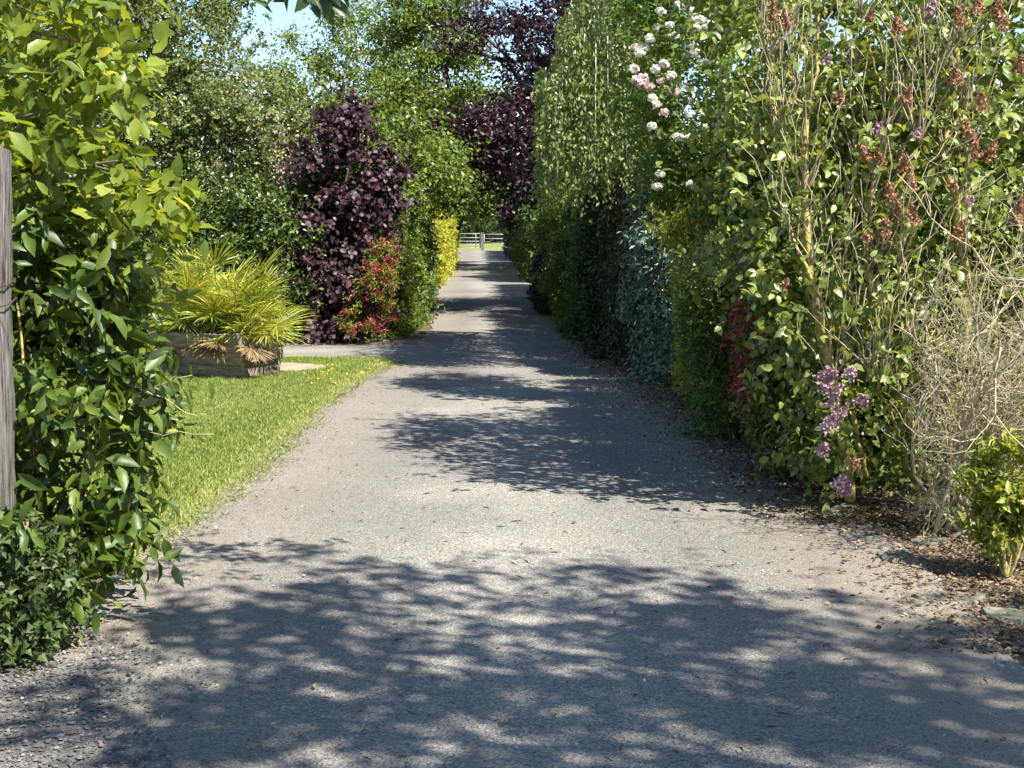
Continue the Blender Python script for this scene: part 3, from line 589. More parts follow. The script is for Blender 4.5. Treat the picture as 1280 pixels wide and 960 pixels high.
for i in range(12):
    az = -2.9+2.8*r.random()+th; x = -.55+1.1*r.random()
    frond(lp(x, -.12, .47), A(math.cos(az), math.sin(az), -.12-.5*r.random()), .17+.12*r.random(), .26+.06*r.random(), M['dry_palm'] if i % 3 else M['palm'], 1.2, 300+i, True)
stems(PALM, lp(0, 0, .35), [lp(0, -.02, .68), lp(-.3, -.04, .56), lp(.3, -.04, .56)], .06, M['bark'], 'trunk')

# ---------------------------------------------------------------- hedge builder
def hedge(name, label, a, b, thick, h, mat, leaf, side, lai=3.2, wid=.55, amp=.1, seed=1, kind='two', cat='hedge', group=None, bias=0., z0=0., droop=.3, depth=.3, k=5, up=.8, out=.7, fs=1.5, inset=.13):
    a = np.array(a, float); b = np.array(b, float); e = unit((b-a)[:2]); sh = A(e[1], -e[0])*side*inset; a[:2] += sh; b[:2] += sh
    c = (a+b)/2; L = np.linalg.norm((b-a)[:2])
    t = empty(name, (c[0], c[1], 0), label, cat, group)
    area = L*h*1.35+L*thick+2*thick*h
    n = shell_n(area, leaf, wid, lai, k); p, nn = box_pts(a, b, thick, h, n, depth, amp, seed, side, z0, fs)
    rp = np.random.default_rng(seed+77); nc = max(6, int(area*2.2)); ci = rp.integers(len(p), size=nc); w_ = rp.random(len(p)) < .42; j = ci[rp.integers(nc, size=w_.sum())]
    rad = (.05+.08*rp.random(len(p)))[j]; g = rp.normal(size=(w_.sum(), 3)); p[w_] = p[j]+nn[j]*(rad*.7)[:, None]+g*rad[:, None]; nn[w_] = unit(nn[j]*.5+unit(g)); p[:, 2] = np.maximum(p[:, 2], .03)
    foliage(t, p, nn, M[mat], leaf, wid, kind, k, seed=seed, bias=bias, droop=droop, up=up, out=out)
    e = unit((b-a)[:2]); q = A(e[1], -e[0])*side; mb = MB(); r = np.random.default_rng(seed)
    # oversized filler leaves in darker tints, added inside to block light through the hedge
    pi, ni = box_pts(a+np.r_[q*.42, 0], b+np.r_[q*.42, 0], max(.3, thick-.8), max(.4, h-.5), int(area*26), .15, .05, seed+1, side, .05)
    kk = len(pi); leaves('filler_foliage', pi, unit(r.normal(size=(kk, 3))), unit(ni+.4*r.normal(size=(kk, 3))), .26, .8, 'two', M[mat], t, r.random(kk)*.4)
    for i in range(max(2, int(L*1.2))):
        s = (i+.5)/max(2, int(L*1.2))*L; bb = a[:2]+e*s+q*(thick*.45+.15*r.normal())
        mb.tube(wobble(A(bb[0], bb[1], 0), A(bb[0]+.2*r.normal(), bb[1]+.2*r.normal(), h*.8), 5, .03, r), np.linspace(.03, .012, 5), 5)
    mb.build('stem', M['bark'], t, True)
    return t
def g2(px, py): v = G(px, py); return v
def off(v, dx, dy=0): return A(v[0]+dx, v[1]+dy, 0)

# ---- right side, near to far
hedge('philadelphus_hedge', 'mid green hedge under the white rambling rose', g2(940, 572), g2(858, 512), 1.7, 2.35, 'hedge_green', .05, 1, 3.0, amp=.18, seed=41, droop=.5, kind='two')
hedge('privet_hedge', 'yellow-green clipped hedge between the rose hedge and the blue-green shrub', g2(852, 510), g2(822, 488), 1.6, 1.95, 'privet', .028, 1, 3, amp=.12, seed=42, wid=.6)
hedge('elaeagnus_hedge', 'blue-green hedge of narrow silvery leaves in shade', g2(815, 480), g2(776, 465), 1.6, 2.15, 'hedge_blue', .065, 1, 3, amp=.2, seed=43, droop=.9, wid=.42)
hedge('bronze_hedge', 'brownish dark hedge left of the blue-green shrub', g2(770, 462), g2(738, 446), 1.6, 2.1, 'hedge_brown', .05, 1, 2.8, amp=.17, seed=44)
hedge('laurel_hedge', 'very dark green laurel hedge beneath the copper beech', g2(736, 445), g2(712, 428), 1.6, 2.15, 'hedge_dark', .075, 1, 2.8, amp=.18, seed=45)
hedge('green_hedge', 'fresh green hedge section right of the lane beyond the laurel', g2(711, 427), g2(692, 408), 1.6, 2.0, 'hedge_green', .05, 1, 2.8, amp=.1, seed=46)
hedge('lime_hedge', 'yellow-green hedge section with upright shoots right of the lane', g2(691, 407), g2(679, 392), 1.5, 2.15, 'hedge_lime', .05, 1, 2.8, amp=.12, seed=47)
hedge('barberry_shrub', 'low dark purple shrub poking out of the right hedge foot', g2(676, 396), g2(664, 372), 1.0, .85, 'berberis', .05, 1, 2.8, amp=.15, seed=48, cat='shrub')
hedge('mixed_hedge', 'long green hedge right of the lane in the middle distance', off(g2(676, 388), .25), off(g2(660, 358), .25), 1.6, 2.2, 'hedge_green', .07, 1, 2.6, amp=.18, seed=49, bias=.1)
hedge('distant_hedge', 'farthest green hedge right of the lane before the gate', g2(656, 354), g2(645, 328), 1.8, 2.5, 'hedge_green', .12, 1, 2.2, amp=.25, seed=50)
hedge('gateside_hedge', 'green hedge ending at the field gate on the right', g2(644, 327), g2(632, 314), 2.0, 2.6, 'far_green', .18, 1, 2.0, amp=.25, seed=51)

def tree(name, label, base, blobs, mat, leaf, ntw, trunk_r, seed, clump=None, k=5, kind='two', wid=.6, bark='bark', depth=.5, amp=.2, fs=1.4, droop=.3, trunktop=None, cat='tree', group=None, bias=0, tw=None, up=.8, out=.6, grow=.3, limb=True):
    base = np.asarray(base, float)*A(1, 1, 0); t = empty(name, base, label, cat, group); r = np.random.default_rng(seed)
    p, nn = blob_pts(blobs, ntw, depth, amp, fs, seed, low=.1, clump=clump); foliage(t, p, nn, M[mat], leaf, wid, kind, k, tw, droop=droop, up=up, out=out, grow=grow, seed=seed, bias=bias, name='crown')
    C = np.array([b[0] for b in blobs]); top = np.asarray(trunktop if trunktop is not None else C.mean(0), float)
    mb = MB(); tk = wobble(base, top, 10, .008, r); mb.tube(tk, np.linspace(trunk_r, trunk_r*.45, 10), 9); mb.build('trunk', M[bark], t, True)
    mb = MB()
    for c, rr_ in blobs:
        s = tk[r.integers(4, 9)]; e = np.asarray(c); pts = wobble(s, e, 6, .03, r); mb.tube(pts, np.linspace(trunk_r*.42, trunk_r*.15, 6), 6)
        for j in range(7):
            q = pts[r.integers(2, 6)]; u = unit(r.normal(size=3)+A(0, 0, .3)); mb.tube(wobble(q, e+u*np.asarray(rr_)*.85, 5, .04, r), np.linspace(trunk_r*.14, trunk_r*.03, 5), 4)
    mb.build('limbs', M[bark], t, True)
    return t

# ---- copper beech, right of the lane, crown over it
dB = 27
def ell(px, py, d, rx, ry, rz): return (P(px, py, d), (rx, ry, rz))
tree('copper_beech', 'dark copper beech whose purple crown overhangs the lane', P(775, 380, 29), [
    ell(700, 170, 27, 1.0, 1.4, .75), ell(655, 165, 27, .9, 1.2, .6), ell(700, 130, 28, 1.1, 1.6, 1.1), ell(625, 170, 26.5, .7, 1.0, .5), ell(665, 90, 27.5, .7, 1.0, .45), ell(640, 30, 28, .7, 1.1, .22),
    ell(600, 150, 26, .5, .7, .20), ell(530, 165, 26, .9, .6, .13), ell(720, -30, 28, .8, 1.6, .7), ell(600, 200, 27, .5, .8, .22), ell(650, 235, 27.5, .5, .8, .15), ell(590, 30, 27, .6, .7, .17), ell(560, 60, 27, .35, .6, .12), ell(665, 205, 26, .6, .9, .25), ell(620, 195, 26.5, .6, .9, .25), ell(628, 228, 27, .35, .7, .12), ell(655, 150, 26.5, .8, 1.0, .6), ell(690, 40, 27, .7, 1, .2),  ell(770, 120, 29, 1.4, 1.6, 1.2)],
    'beech', .085, 8200, .16, 61, clump=(20, .27), wid=.65, trunktop=P(750, 60, 29), amp=.25, depth=.7, tw=.28)
tree('young_copper_beech', 'small purple-leaved tree further down the right hedge', P(665, 345, 45), [ell(660, 262, 45, .85, 1.2, .5), ell(645, 272, 45, .5, .9, .35)], 'hazel', .12, 700, .06, 62, wid=.65)

# ---- weeping birch
dW = 18.5
t = empty('weeping_birch', P(800, 400, 20)*A(1, 1, 0), 'weeping birch with pale curtains of hanging leaves right of the lane', 'tree')
r = np.random.default_rng(63); n = 1650
px = 678+165*r.random(n); d = 15.0+4.4*r.random(n)
ytop = -160+290*r.random(n)**.8; lim = np.interp(px, [676, 690, 705, 720, 735], [125, 85, 45, 10, -160])+20*r.random(n); ytop = np.maximum(ytop, lim); ytop += 25*np.sin(px*.21); ylen = (50+130*r.random(n)); ybot = np.minimum(ytop+ylen, 258+22*np.sin(px*.16)+14*r.normal(size=n)-.08*(px-678)); ybot = np.maximum(ybot, ytop+15)
tops = np.array([P(a, b, c) for a, b, c in zip(px, ytop, d)]); bots = np.array([P(a+3*r.normal(), b, c) for a, b, c in zip(px, ybot, d)])
k = 26; tt = (np.arange(k)+r.random((n, k)))/k
pos = tops[:, None]*(1-tt[..., None])+bots[:, None]*tt[..., None]+r.normal(size=(n, k, 3))*.035; pos[..., 0] += .06*np.sin(tt*5+px[:, None])
pos = pos.reshape(-1, 3); m_ = len(pos); dd = r.normal(size=(m_, 3))*.5+A(0, -.1, -.8); nr = r.normal(size=(m_, 3))*.55+A(.25, -.7, .35)
leaves('crown', pos, unit(dd), unit(nr), .055+.014*r.random(m_), .55, 'two', M['birch'], t, np.repeat(.45+.2*r.normal(size=n), k)+.2*r.normal(size=m_))
mb = MB(); bb = P(800, 400, 20)*A(1, 1, 0); tk = wobble(bb, P(770, -150, 19.5), 10, .01, r); mb.tube(tk, np.linspace(.12, .05, 10), 8); mb.build('trunk', M['pale_bark'], t, True); mb = MB()
for i in range(0, n, 6): mb.tube([tops[i], (tops[i]+bots[i])/2, bots[i]], [.006, .004, .002], 3)
for i in range(24):
    j = r.choice(np.where(px > 735)[0]); mb.tube(wobble(tk[r.integers(5, 10)], tops[j], 6, .05, r), np.linspace(.03, .008, 6), 5)
mb.build('limbs', M['pale_bark'], t, True)

# ---- rambling rose
dR = 12.3
t = empty('rambling_rose', P(935, 500, 13.1)*A(1, 1, 0), 'rambling rose with clusters of white blooms climbing over the hedge', 'rose')
bl = [ell(845, 60, dR+.3, .45, .5, .62), ell(880, 120, dR, .34, .45, .5), ell(820, 110, dR+.2, .28, .4, .42), ell(870, 20, dR+.3, .45, .5, .5), ell(890, -60, dR+.5, .6, .7, .5), ell(840, 190, dR+.2, .2, .3, .45), ell(895, 200, dR+.1, .28, .4, .4), ell(835, -20, dR+.5, .4, .5, .4)]
p, nn = blob_pts(bl, 5200, .55, .24, 3.4, 64, clump=(16, .11)); foliage(t, p, nn, M['rose_leaf'], .045, .6, 'two', 6, .14, droop=.4, seed=65)
stems(t, P(935, 500, 13.1)*A(1, 1, 0), [P(850, 100, dR), P(880, 20, dR+.2), P(820, 120, dR+.1), P(890, 160, dR)], .014, M['bark'], 'cane', amp=.03)
roses = [(820, 34), (837, 31), (826, 14), (866, 14), (877, 25), (871, 34), (890, 31), (863, 56), (870, 66), (857, 67), (887, 75), (879, 78), (895, 76), (793, 59), (805, 60), (830, 80), (819, 87), (792, 86), (827, 101), (839, 95), (845, 115), (862, 110), (860, 125), (862, 143), (880, 159), (895, 164), (846, 171), (862, 172), (815, 123), (821, 130), (831, 141), (815, 158), (863, 230), (903, 234), (821, 233), (825, 218), (848, 6), (853, 172), (883, 34), (868, 24), (799, 66), (812, 48), (843, 45), (905, 52)]
def bloom(c, rad, m, parent, seed, name='bloom', n=60):
    r = np.random.default_rng(seed); u = unit(r.normal(size=(n, 3))); q = c+u*rad*(.35+.6*r.random((n, 1)))*A(1.1, 1, .85)
    d = unit(np.cross(u, r.normal(size=(n, 3)))); return leaves(name, q-d*rad*.3, d, unit(u+.5*r.normal(size=(n, 3))), rad*.75, .9, 'oval', m, parent, .5+.3*r.normal(size=n))
for i, (x, y) in enumerate(roses):
    pink = i in (15+3, 20, 22, 13, 30); bloom(P(x, y, dR-.42+.1*R.random()), .036+.012*R.random(), M['blush'] if pink else M['white'], t, 400+i)
for i, (x, y) in enumerate([(797, 101), (803, 104), (809, 107), (803, 98)]): bloom(P(x, y, dR-.5), .055, M['blush'], t, 500+i)

# ---- variegated shrub spray in front of the hedge
t = empty('variegated_shrub', g2(915, 560)*A(1, 1, 0), 'light cream-edged feathery shrub against the hedge left of the crimson flowers', 'shrub')
bl = [ell(895, 325, 10.1, .14, .2, .26), ell(878, 350, 10.1, .15, .2, .2), ell(900, 400, 10.1, .15, .22, .3), ell(878, 420, 10.2, .17, .22, .3), ell(892, 490, 10.1, .16, .22, .32), ell(866, 385, 10.3, .12, .2, .22)]
p, nn = blob_pts(bl, 1700, .5, .2, 5, 66); tt = np.clip((p[:, 2]-.9)/.5, 0, 1)
sel = R.random(len(p)) < .15+.85*tt
foliage(t, p[sel], nn[sel], M['variegated'], .032, .4, 'two', 6, .12, droop=.2, seed=67)
foliage(t, p[~sel], nn[~sel], M['hedge_green'], .035, .45, 'two', 8, .12, droop=.3, seed=68, name='lower_foliage')
stems(t, g2(915, 560)*A(1, 1, 0), [P(895, 330, 10.2), P(878, 350, 10.2), P(905, 420, 10.2)], .008, M['bark'], 'stem')

# ---- weigela with crimson flowers
t = empty('crimson_weigela', g2(985, 590)*A(1, 1, 0), 'green shrub carrying crimson flowers at the left foot of the lilac', 'shrub')
bl = [ell(955, 420, 9.3, .17, .25, .35), ell(965, 500, 9.2, .2, .25, .28), ell(985, 560, 9.0, .2, .3, .16), ell(945, 350, 9.5, .13, .25, .3), ell(1000, 470, 9.2, .2, .3, .35)]
p, nn = blob_pts(bl, 1900, .5, .2, 4, 69, low=.05); foliage(t, p, nn, M['lilac'], .05, .5, 'two', 6, .13, droop=.6, seed=70, bias=-.1)
stems(t, g2(985, 590)*A(1, 1, 0), [P(960, 420, 9.7), P(975, 500, 9.4), P(940, 350, 9.9)], .01, M['bark'], 'stem')
pp = []
for x, y, s in ((920, 378, 7), (916, 392, 9), (928, 430, 8), (922, 470, 9), (928, 490, 9), (948, 410, 5), (935, 455, 6), (960, 530, 7), (925, 400, 8), (940, 500, 6), (905, 440, 3), (950, 545, 7), (945, 590, 6)):
    c = P(x, y, 9.0+.15*R.random()); pp.append(c+R.normal(size=(s*5, 3))*A(.04, .06, .06))
pp = np.concatenate(pp); n = len(pp); leaves('flowers', pp, unit(R.normal(size=(n, 3))+A(0, 0, -.5)), unit(R.normal(size=(n, 3))*.5+A(0, -1, .2)), .034, .55, 'two', M['dark_red'], t, R.random(n))['kind'] = 'stuff'

# ---- big lilac
t = empty('lilac', P(1130, 640, 8.1)*A(1, 1, 0), 'large old lilac with lichen-yellow stems and brown spent flower heads', 'shrub')
bl = [ell(960, 90, 8.8, .42, .7, .75), ell(960, 260, 8.9, .32, .6, .6), ell(1060, 40, 8.95, .5, .6, .6), ell(1060, 200, 8.7, .45, .6, .6), ell(1180, 60, 8.9, .5, .6, .6), ell(1180, 220, 8.65, .5, .6, .6), ell(1290, 120, 8.8, .5, .6, .8),
      ell(1010, 400, 8.7, .33, .5, .5), ell(1100, 380, 8.5, .4, .5, .5), ell(1040, 540, 8.3, .3, .45, .3), ell(1130, 560, 8.3, .3, .4, .3), ell(1290, 330, 8.5, .5, .6, .7), ell(1090, -160, 9.6, 1.0, 1.0, .7), ell(1290, -120, 9.5, .9, .9, .8), ell(950, -80, 9.2, .6, .8, .6),
      ell(1400, 300, 8.8, .7, .9, 1.2), ell(1230, 500, 8.8, .5, .5, .5), ell(1200, 300, 10.2, 1.2, 1.0, 1.6)]
p, nn = blob_pts(bl, 10500, .6, .26, 3.0, 71, low=.12, clump=(14, .13)); foliage(t, p, nn, M['lilac'], .062, .66, 'oval', 5, .17, droop=.45, up=.6, out=.9, grow=.2, seed=72, bias=.08)
TR = [[(1062, 625, 8.0), (1055, 560, 7.9), (1042, 480, 7.8), (1022, 400, 7.75), (1012, 340, 7.7), (1005, 250, 7.75), (1008, 150, 7.8), (985, 90, 7.9), (955, 20, 8.0)], [(1008, 150, 7.8), (1020, 90, 7.85), (1022, 20, 7.9), (1015, -60, 8)],
      [(1145, 640, 8.1), (1150, 560, 7.95), (1118, 480, 7.9), (1095, 420, 7.85), (1085, 340, 7.85), (1080, 270, 7.9), (1100, 200, 7.95), (1128, 140, 8.0), (1140, 60, 8.1), (1160, -60, 8.2)],
      [(1195, 640, 8.1), (1185, 560, 8.0), (1210, 400, 8.0), (1195, 250, 7.9), (1180, 190, 7.9), (1198, 140, 8.0), (1196, 60, 8), (1230, 0, 8.1), (1250, -60, 8.2)], [(1210, 400, 8.0), (1205, 300, 7.9), (1210, 200, 7.9), (1192, 120, 7.9), (1155, 30, 8)],
      [(1085, 600, 8.0), (1070, 540, 7.9), (1060, 470, 7.9), (1052, 400, 7.9), (1050, 330, 7.95), (1070, 200, 8.0), (1065, 100, 8.1)], [(1140, 600, 8), (1120, 530, 7.8), (1098, 480, 7.75), (1085, 460, 7.7)], [(1042, 480, 7.8), (1025, 370, 7.65), (990, 300, 7.7), (975, 230, 7.8), (965, 130, 7.9)],
      [(1080, 270, 7.9), (1110, 250, 7.8), (1150, 180, 7.8), (1160, 120, 7.9)], [(1005, 250, 7.75), (990, 200, 7.7), (975, 170, 7.75), (960, 80, 7.8)], [(1128, 140, 8), (1095, 90, 7.9), (1075, 20, 7.9)], [(1185, 560, 8), (1165, 500, 7.7), (1130, 440, 7.7), (1125, 330, 7.7)]]
for i, tr in enumerate(TR):
    pts = np.array([P(*q) for q in tr]); m_ = len(pts)*4-3; ti = np.linspace(0, len(pts)-1, m_); pts = np.stack([np.interp(ti, np.arange(len(pts)), pts[:, j]) for j in range(3)], 1)+R.normal(size=(m_, 3))*.006
    r0 = [.032, .013, .027, .028, .016, .016, .012, .012, .009, .008, .008, .012][i]; MB().tube(pts, np.linspace(r0, r0*.42, m_), 7).build('trunk' if r0 > .02 else 'branch', M['lichen'], t, True)
mb = MB(); r = np.random.default_rng(5)
allp = [P(*q) for tr in TR for q in tr[2:]]
for i in range(330):
    a = allp[r.integers(len(allp))]; mb.tube(wobble(a, a+A(.15*r.normal(), -.08-.15*r.random(), .25+.45*r.random()), 6, .03, r), np.linspace(.005, .0018, 6), 4)
mb.build('twigs', M['twig'], t, True)
al = np.array(allp); k = 1250; q = al[r.integers(len(al), size=k)]+r.normal(size=(k, 3))*A(.20, .12, .22)+A(0, .03, 0)
foliage(t, q, unit(r.normal(size=(k, 3))+A(0, -.8, .2)), M['lilac'], .058, .66, 'oval', 4, .13, droop=.5, up=.7, out=.8, grow=.1, seed=99, bias=.2, name='spur_leaves')
def panicle(c, ln, rad, m, seed, name, dirv=(0, 0, 1)):
    r = np.random.default_rng(seed); n = 150; s = r.random(n); dv = unit(A(*dirv)); u = r.normal(size=(n, 3)); u = unit(u-np.outer(u@dv, dv))
    q = c+dv*(s*ln)[:, None]+u*(rad*(1-.75*s)*(.3+.8*r.random(n)))[:, None]*(1+.3*np.sin(s*14+seed))[:, None]
    leaves(name, q, unit(r.normal(size=(n, 3))), unit(u+.4*r.normal(size=(n, 3))+A(0, -.4, .3)), .017, 1, 'floret', m, t, .5+.28*r.normal(size=n))
sp = [(968, 15, .13), (985, 22, .1), (1085, 190, .11), (1130, 205, .14), (1140, 225, .13), (1115, 240, .12), (1125, 265, .12), (1222, 185, .13), (1235, 190, .12), (1228, 125, .1), (1195, 288, .12), (1130, 120, .1), (1245, 15, .14), (1255, 25, .12), (1222, 5, .12), (1198, 20, .1), (1272, 80, .1), (1270, 270, .12), (1105, 290, .13), (1045, 118, .08), (1125, 30, .09), (1098, 195, .1), (1140, 268, .1), (1268, 258, .12), (1212, 160, .1), (1070, 575, .10), (1195, 95, .1)]
for i, (x, y, s) in enumerate(sp): panicle(P(x, y+12, 7.62+.1*R.random()), s, .045, M['spent'], 600+i, 'spent_flower', (.3*R.normal(), -.3, 1))
mv = [(1028, 480, .15), (1034, 500, .16), (1040, 525, .17), (1028, 530, .13), (1024, 468, .10), (1060, 462, .07), (1045, 600, .09), (1052, 607, .08), (1025, 558, .07), (1095, 155, .09), (1082, 290, .09), (1145, 160, .07), (1190, 225, .06), (1032, 70, .08), (1085, 15, .09), (1210, 245, .07), (978, 350, .09), (1160, 5, .1), (1075, 495, .06)]
for i, (x, y, s) in enumerate(mv): panicle(P(x, y+10, 7.50+.06*R.random()), s*(1 if y > 440 else .65), .042 if y > 440 else .022, M['mauve'] if (y > 440 or i % 2) else M['spent'], 700+i, 'lilac_flower', (.4, -.3, .8))

# ---- bare twiggy shrub
t = empty('twiggy_shrub', g2(1180, 690)*A(1, 1, 0), 'half dead twiggy shrub of pale lichened branches right of the lilac', 'shrub')
r = np.random.default_rng(9); b0 = g2(1222, 668); mb = MB(); nod = []
def grow_t(a, d, ln, rad, lev):
    n = 6; pts = [a]; dd = unit(d)
    if a[0]/a[1]*F+640 < 1135 or a[1] < 6.4: return
    for i in range(n):
        dd = unit(dd+r.normal(size=3)*.26+A(.25 if pts[-1][0]/pts[-1][1]*F+640 < 1160 else 0, 0, .09)); pts.append(pts[-1]+dd*ln/n)
    (main if lev == 0 else mb).tube(pts, np.linspace(rad, rad*.55, n+1), 6 if lev < 1 else 4)
    if lev >= 3: nod.append(pts[-1]); return
    for i in range((6, 6, 5)[lev]):
        j = r.integers(2, n+1); u = unit(dd*.7+r.normal(size=3)*.8); grow_t(pts[j], u, ln*(.45+.2*r.random()), rad*.5, lev+1)
main = MB()
for i in range(17):
    az = r.random()*6.28; d = A(.5*math.cos(az)+.1, .35*math.sin(az)+.1, 1.0 if i < 14 else .5)
    grow_t(b0+A(.20*r.normal()+.05, .12*r.normal(), 0), d, .75+.65*r.random()*(1 if i < 12 else .3), .010, 0)
main.build('trunk', M['twig'], t, True); mb.build('twigs', M['twig'], t, True)
nod = np.array(nod); nod = nod[r.random(len(nod)) < .16]; k = len(nod)
p_, d_, n_, t_ = twigs(nod, unit(r.normal(size=(k, 3))), np.tile(A(0, -.5, .6), (k, 1)), .06, 3, rng=r); leaves('foliage', p_, d_, n_, .028, .6, 'two', M['lime_shrub'], t, t_)

# ---- small lime shrub, right edge
b0 = g2(1258, 728)*A(1, 1, 0); t = empty('lime_green_shrub', b0, 'small bright lime green shrub at the right frame edge', 'shrub')
tp = [P(x, y, 6.3+.3*R.random()) for x, y in [(1215, 600), (1235, 575), (1262, 560), (1290, 570), (1225, 650), (1250, 620), (1280, 610), (1300, 640), (1240, 600), (1320, 600)]]
mb = MB()
for q in tp: mb.tube(wobble(b0, q, 7, .03), np.linspace(.008, .003, 7), 5)
mb.build('stem', M['lichen'], t, True)
p, nn = blob_pts([(q, (.08, .09, .08)) for q in tp]+[(q*.6+b0*.4, (.07, .08, .08)) for q in tp], 420, .8, .1, 5, 75); foliage(t, p, nn, M['lime_shrub'], .05, .42, 'oval', 6, .07, droop=0, up=.9, grow=.8, seed=76)

# ---------------------------------------------------------------- left side, middle distance
base = G(240, 430)*A(1, 1, 0)
tree('hawthorn', 'large grey-green hawthorn with fading blossom behind the palm', P(230, 420, 22), [
    ell(190, 40, 22, 1.5, 1.6, 1.2), ell(235, 70, 22, 1.1, 1.5, 1.0), ell(318, 150, 21.5, .85, 1.3, .8), ell(240, 180, 21.5, 1.6, 1.6, 1.3), ell(340, 210, 21, .65, 1.1, .8), ell(150, 180, 22, 1.4, 1.4, 1.4), ell(140, -90, 22.5, 1.6, 1.6, 1.0), ell(30, 150, 23, 1.5, 1.6, 2.2), ell(180, 260, 22.5, 1.8, 1.2, 1.3), ell(300, 240, 22.5, 1.5, 1.2, 1.2), ell(190, -50, 22.5, 1.2, 1.3, .7)],
    'hawthorn', .062, 30000, .18, 81, clump=(40, .22), k=8, wid=.65, amp=.14, fs=2.0, depth=.6, tw=.22)
t = bpy.data.objects['hawthorn']
pp = []
for x, y, s in ((352, 155, 3), (350, 205, 6), (355, 222, 6), (362, 200, 4), (352, 262, 5), (312, 105, 2), (365, 215, 4), (355, 240, 4), (302, 118, 2), (270, 215, 3), (130, 60, 3), (345, 170, 2), (325, 145, 2)):
    pp.append(P(x, y, 20.2)+R.normal(size=(s*14, 3))*A(.10, .08, .10))
pp = np.concatenate(pp); n = len(pp); leaves('blossom', pp, unit(R.normal(size=(n, 3))), unit(R.normal(size=(n, 3))*.6+A(.3, -1, .5)), .045, 1, 'floret', M['cream'], t, R.random(n))['kind'] = 'stuff'
t = empty('holly_shrub', P(260, 425, 19.6)*A(1, 1, 0), 'glossy dark green shrub directly behind the fan palm', 'shrub')
bl = [ell(200, 330, 19.6, .9, .8, 1.1), ell(280, 310, 19.8, .9, .8, 1.0), ell(340, 330, 19.6, .5, .6, .9), ell(330, 260, 20, .5, .6, .5), ell(130, 330, 20, .9, .9, 1.1), ell(40, 330, 20, 1.1, 1.0, 1.2), ell(250, 400, 19.4, 1.1, .6, .6), ell(355, 375, 19.4, .28, .5, .45)]
p, nn = blob_pts(bl, 10500, .4, .14, 2.4, 83, low=.05, clump=(30, .18)); foliage(t, p, nn, M['glossy'], .055, .6, 'two', 6, .16, droop=.3, seed=84, out=.9)
stems(t, P(260, 425, 19.9)*A(1, 1, 0), [P(200, 330, 19.8), P(280, 310, 19.8), P(340, 330, 19.8), P(130, 330, 20)], .03, M['bark'], 'stem')

t = empty('purple_hazel', P(425, 430, 20.2)*A(1, 1, 0), 'upright purple-leaved hazel between the palm and the green hedge', 'shrub')
bl = [ell(415, 380, 19.9, .62, .6, .7), ell(420, 300, 20, .66, .6, .75), ell(427, 220, 20.1, .58, .6, .7), ell(410, 170, 20.2, .40, .5, .36), ell(455, 200, 20.1, .42, .5, .5), ell(470, 260, 20.2, .30, .5, .6), ell(395, 340, 19.9, .36, .5, .8), ell(385, 395, 19.9, .34, .5, .5), ell(430, 390, 20.1, .35, .4, .45), ell(450, 290, 20.2, .35, .4, .7), ell(430, 150, 20.3, .3, .4, .3), ell(480, 205, 20.2, .22, .3, .25), ell(438, 345, 20.2, .32, .4, .6)]
p, nn = blob_pts(bl, 4200, .5, .2, 3.2, 85, low=.05, clump=(16, .14)); foliage(t, p, nn, M['hazel'], .072, .85, 'oval', 5, .2, droop=.6, up=.4, out=1.1, jit=.45, seed=86, grow=.1)
stems(t, P(425, 430, 20.3)*A(1, 1, 0), [P(415, 300, 20.2), P(440, 200, 20.2), P(400, 250, 20.2), P(470, 260, 20.3)], .03, M['dark_twig'], 'stem')

t = empty('red_pieris', P(465, 424, 20)*A(1, 1, 0), 'slender shrub with red and pink leaf tips against the purple hazel', 'shrub')
bl = [ell(464, 385, 19.4, .30, .3, .36), ell(474, 350, 19.5, .22, .3, .35), ell(480, 315, 19.7, .16, .25, .28), ell(447, 400, 19.3, .2, .25, .2)]
p, nn = blob_pts(bl, 1100, .5, .2, 4, 87, low=.05, clump=(14, .07)); rd = R.random(len(p)) < .36
foliage(t, p[rd], nn[rd], M['red_leaf'], .05, .4, 'two', 6, .12, seed=88, name='red_tips'); foliage(t, p[~rd], nn[~rd], M['hedge_lime'], .05, .4, 'two', 6, .12, seed=89)
stems(t, P(465, 424, 20)*A(1, 1, 0), [P(462, 385, 19.8), P(478, 315, 20.1)], .012, M['bark'], 'stem')

hedge('hornbeam_hedge', 'tall green hedge right of the purple hazel', G(486, 424), G(516, 419), 1.3, 2.5, 'hedge_green', .05, -1, 3, amp=.2, seed=91, bias=.05)
hedge('beech_hedge', 'bright green hedge corner where the left hedge meets the lane', G(515, 420), G(544, 412), 1.0, 2.45, 'hedge_lime', .05, -1, 3, amp=.14, seed=92, bias=-.2, inset=.2)
hedge('lane_hedge', 'green hedge bordering the lane on the left beyond the corner', G(545, 410), G(549, 362), 1.5, 2.4, 'hedge_green', .07, -1, 2.6, amp=.12, seed=93, bias=.15, inset=.38)
hedge('golden_hedge', 'bright golden yellow hedge section left of the lane', G(551, 358), G(563, 333), 1.3, 2.0, 'hedge_yellow', .08, -1, 2.6, amp=.08, seed=94, inset=-.02)
hedge('gateside_hedge', 'pale green hedge left of the lane ending at the field gate', G(563, 332), G(569, 314), 1.6, 2.3, 'hedge_lime', .16, -1, 2.2, amp=.2, seed=95)

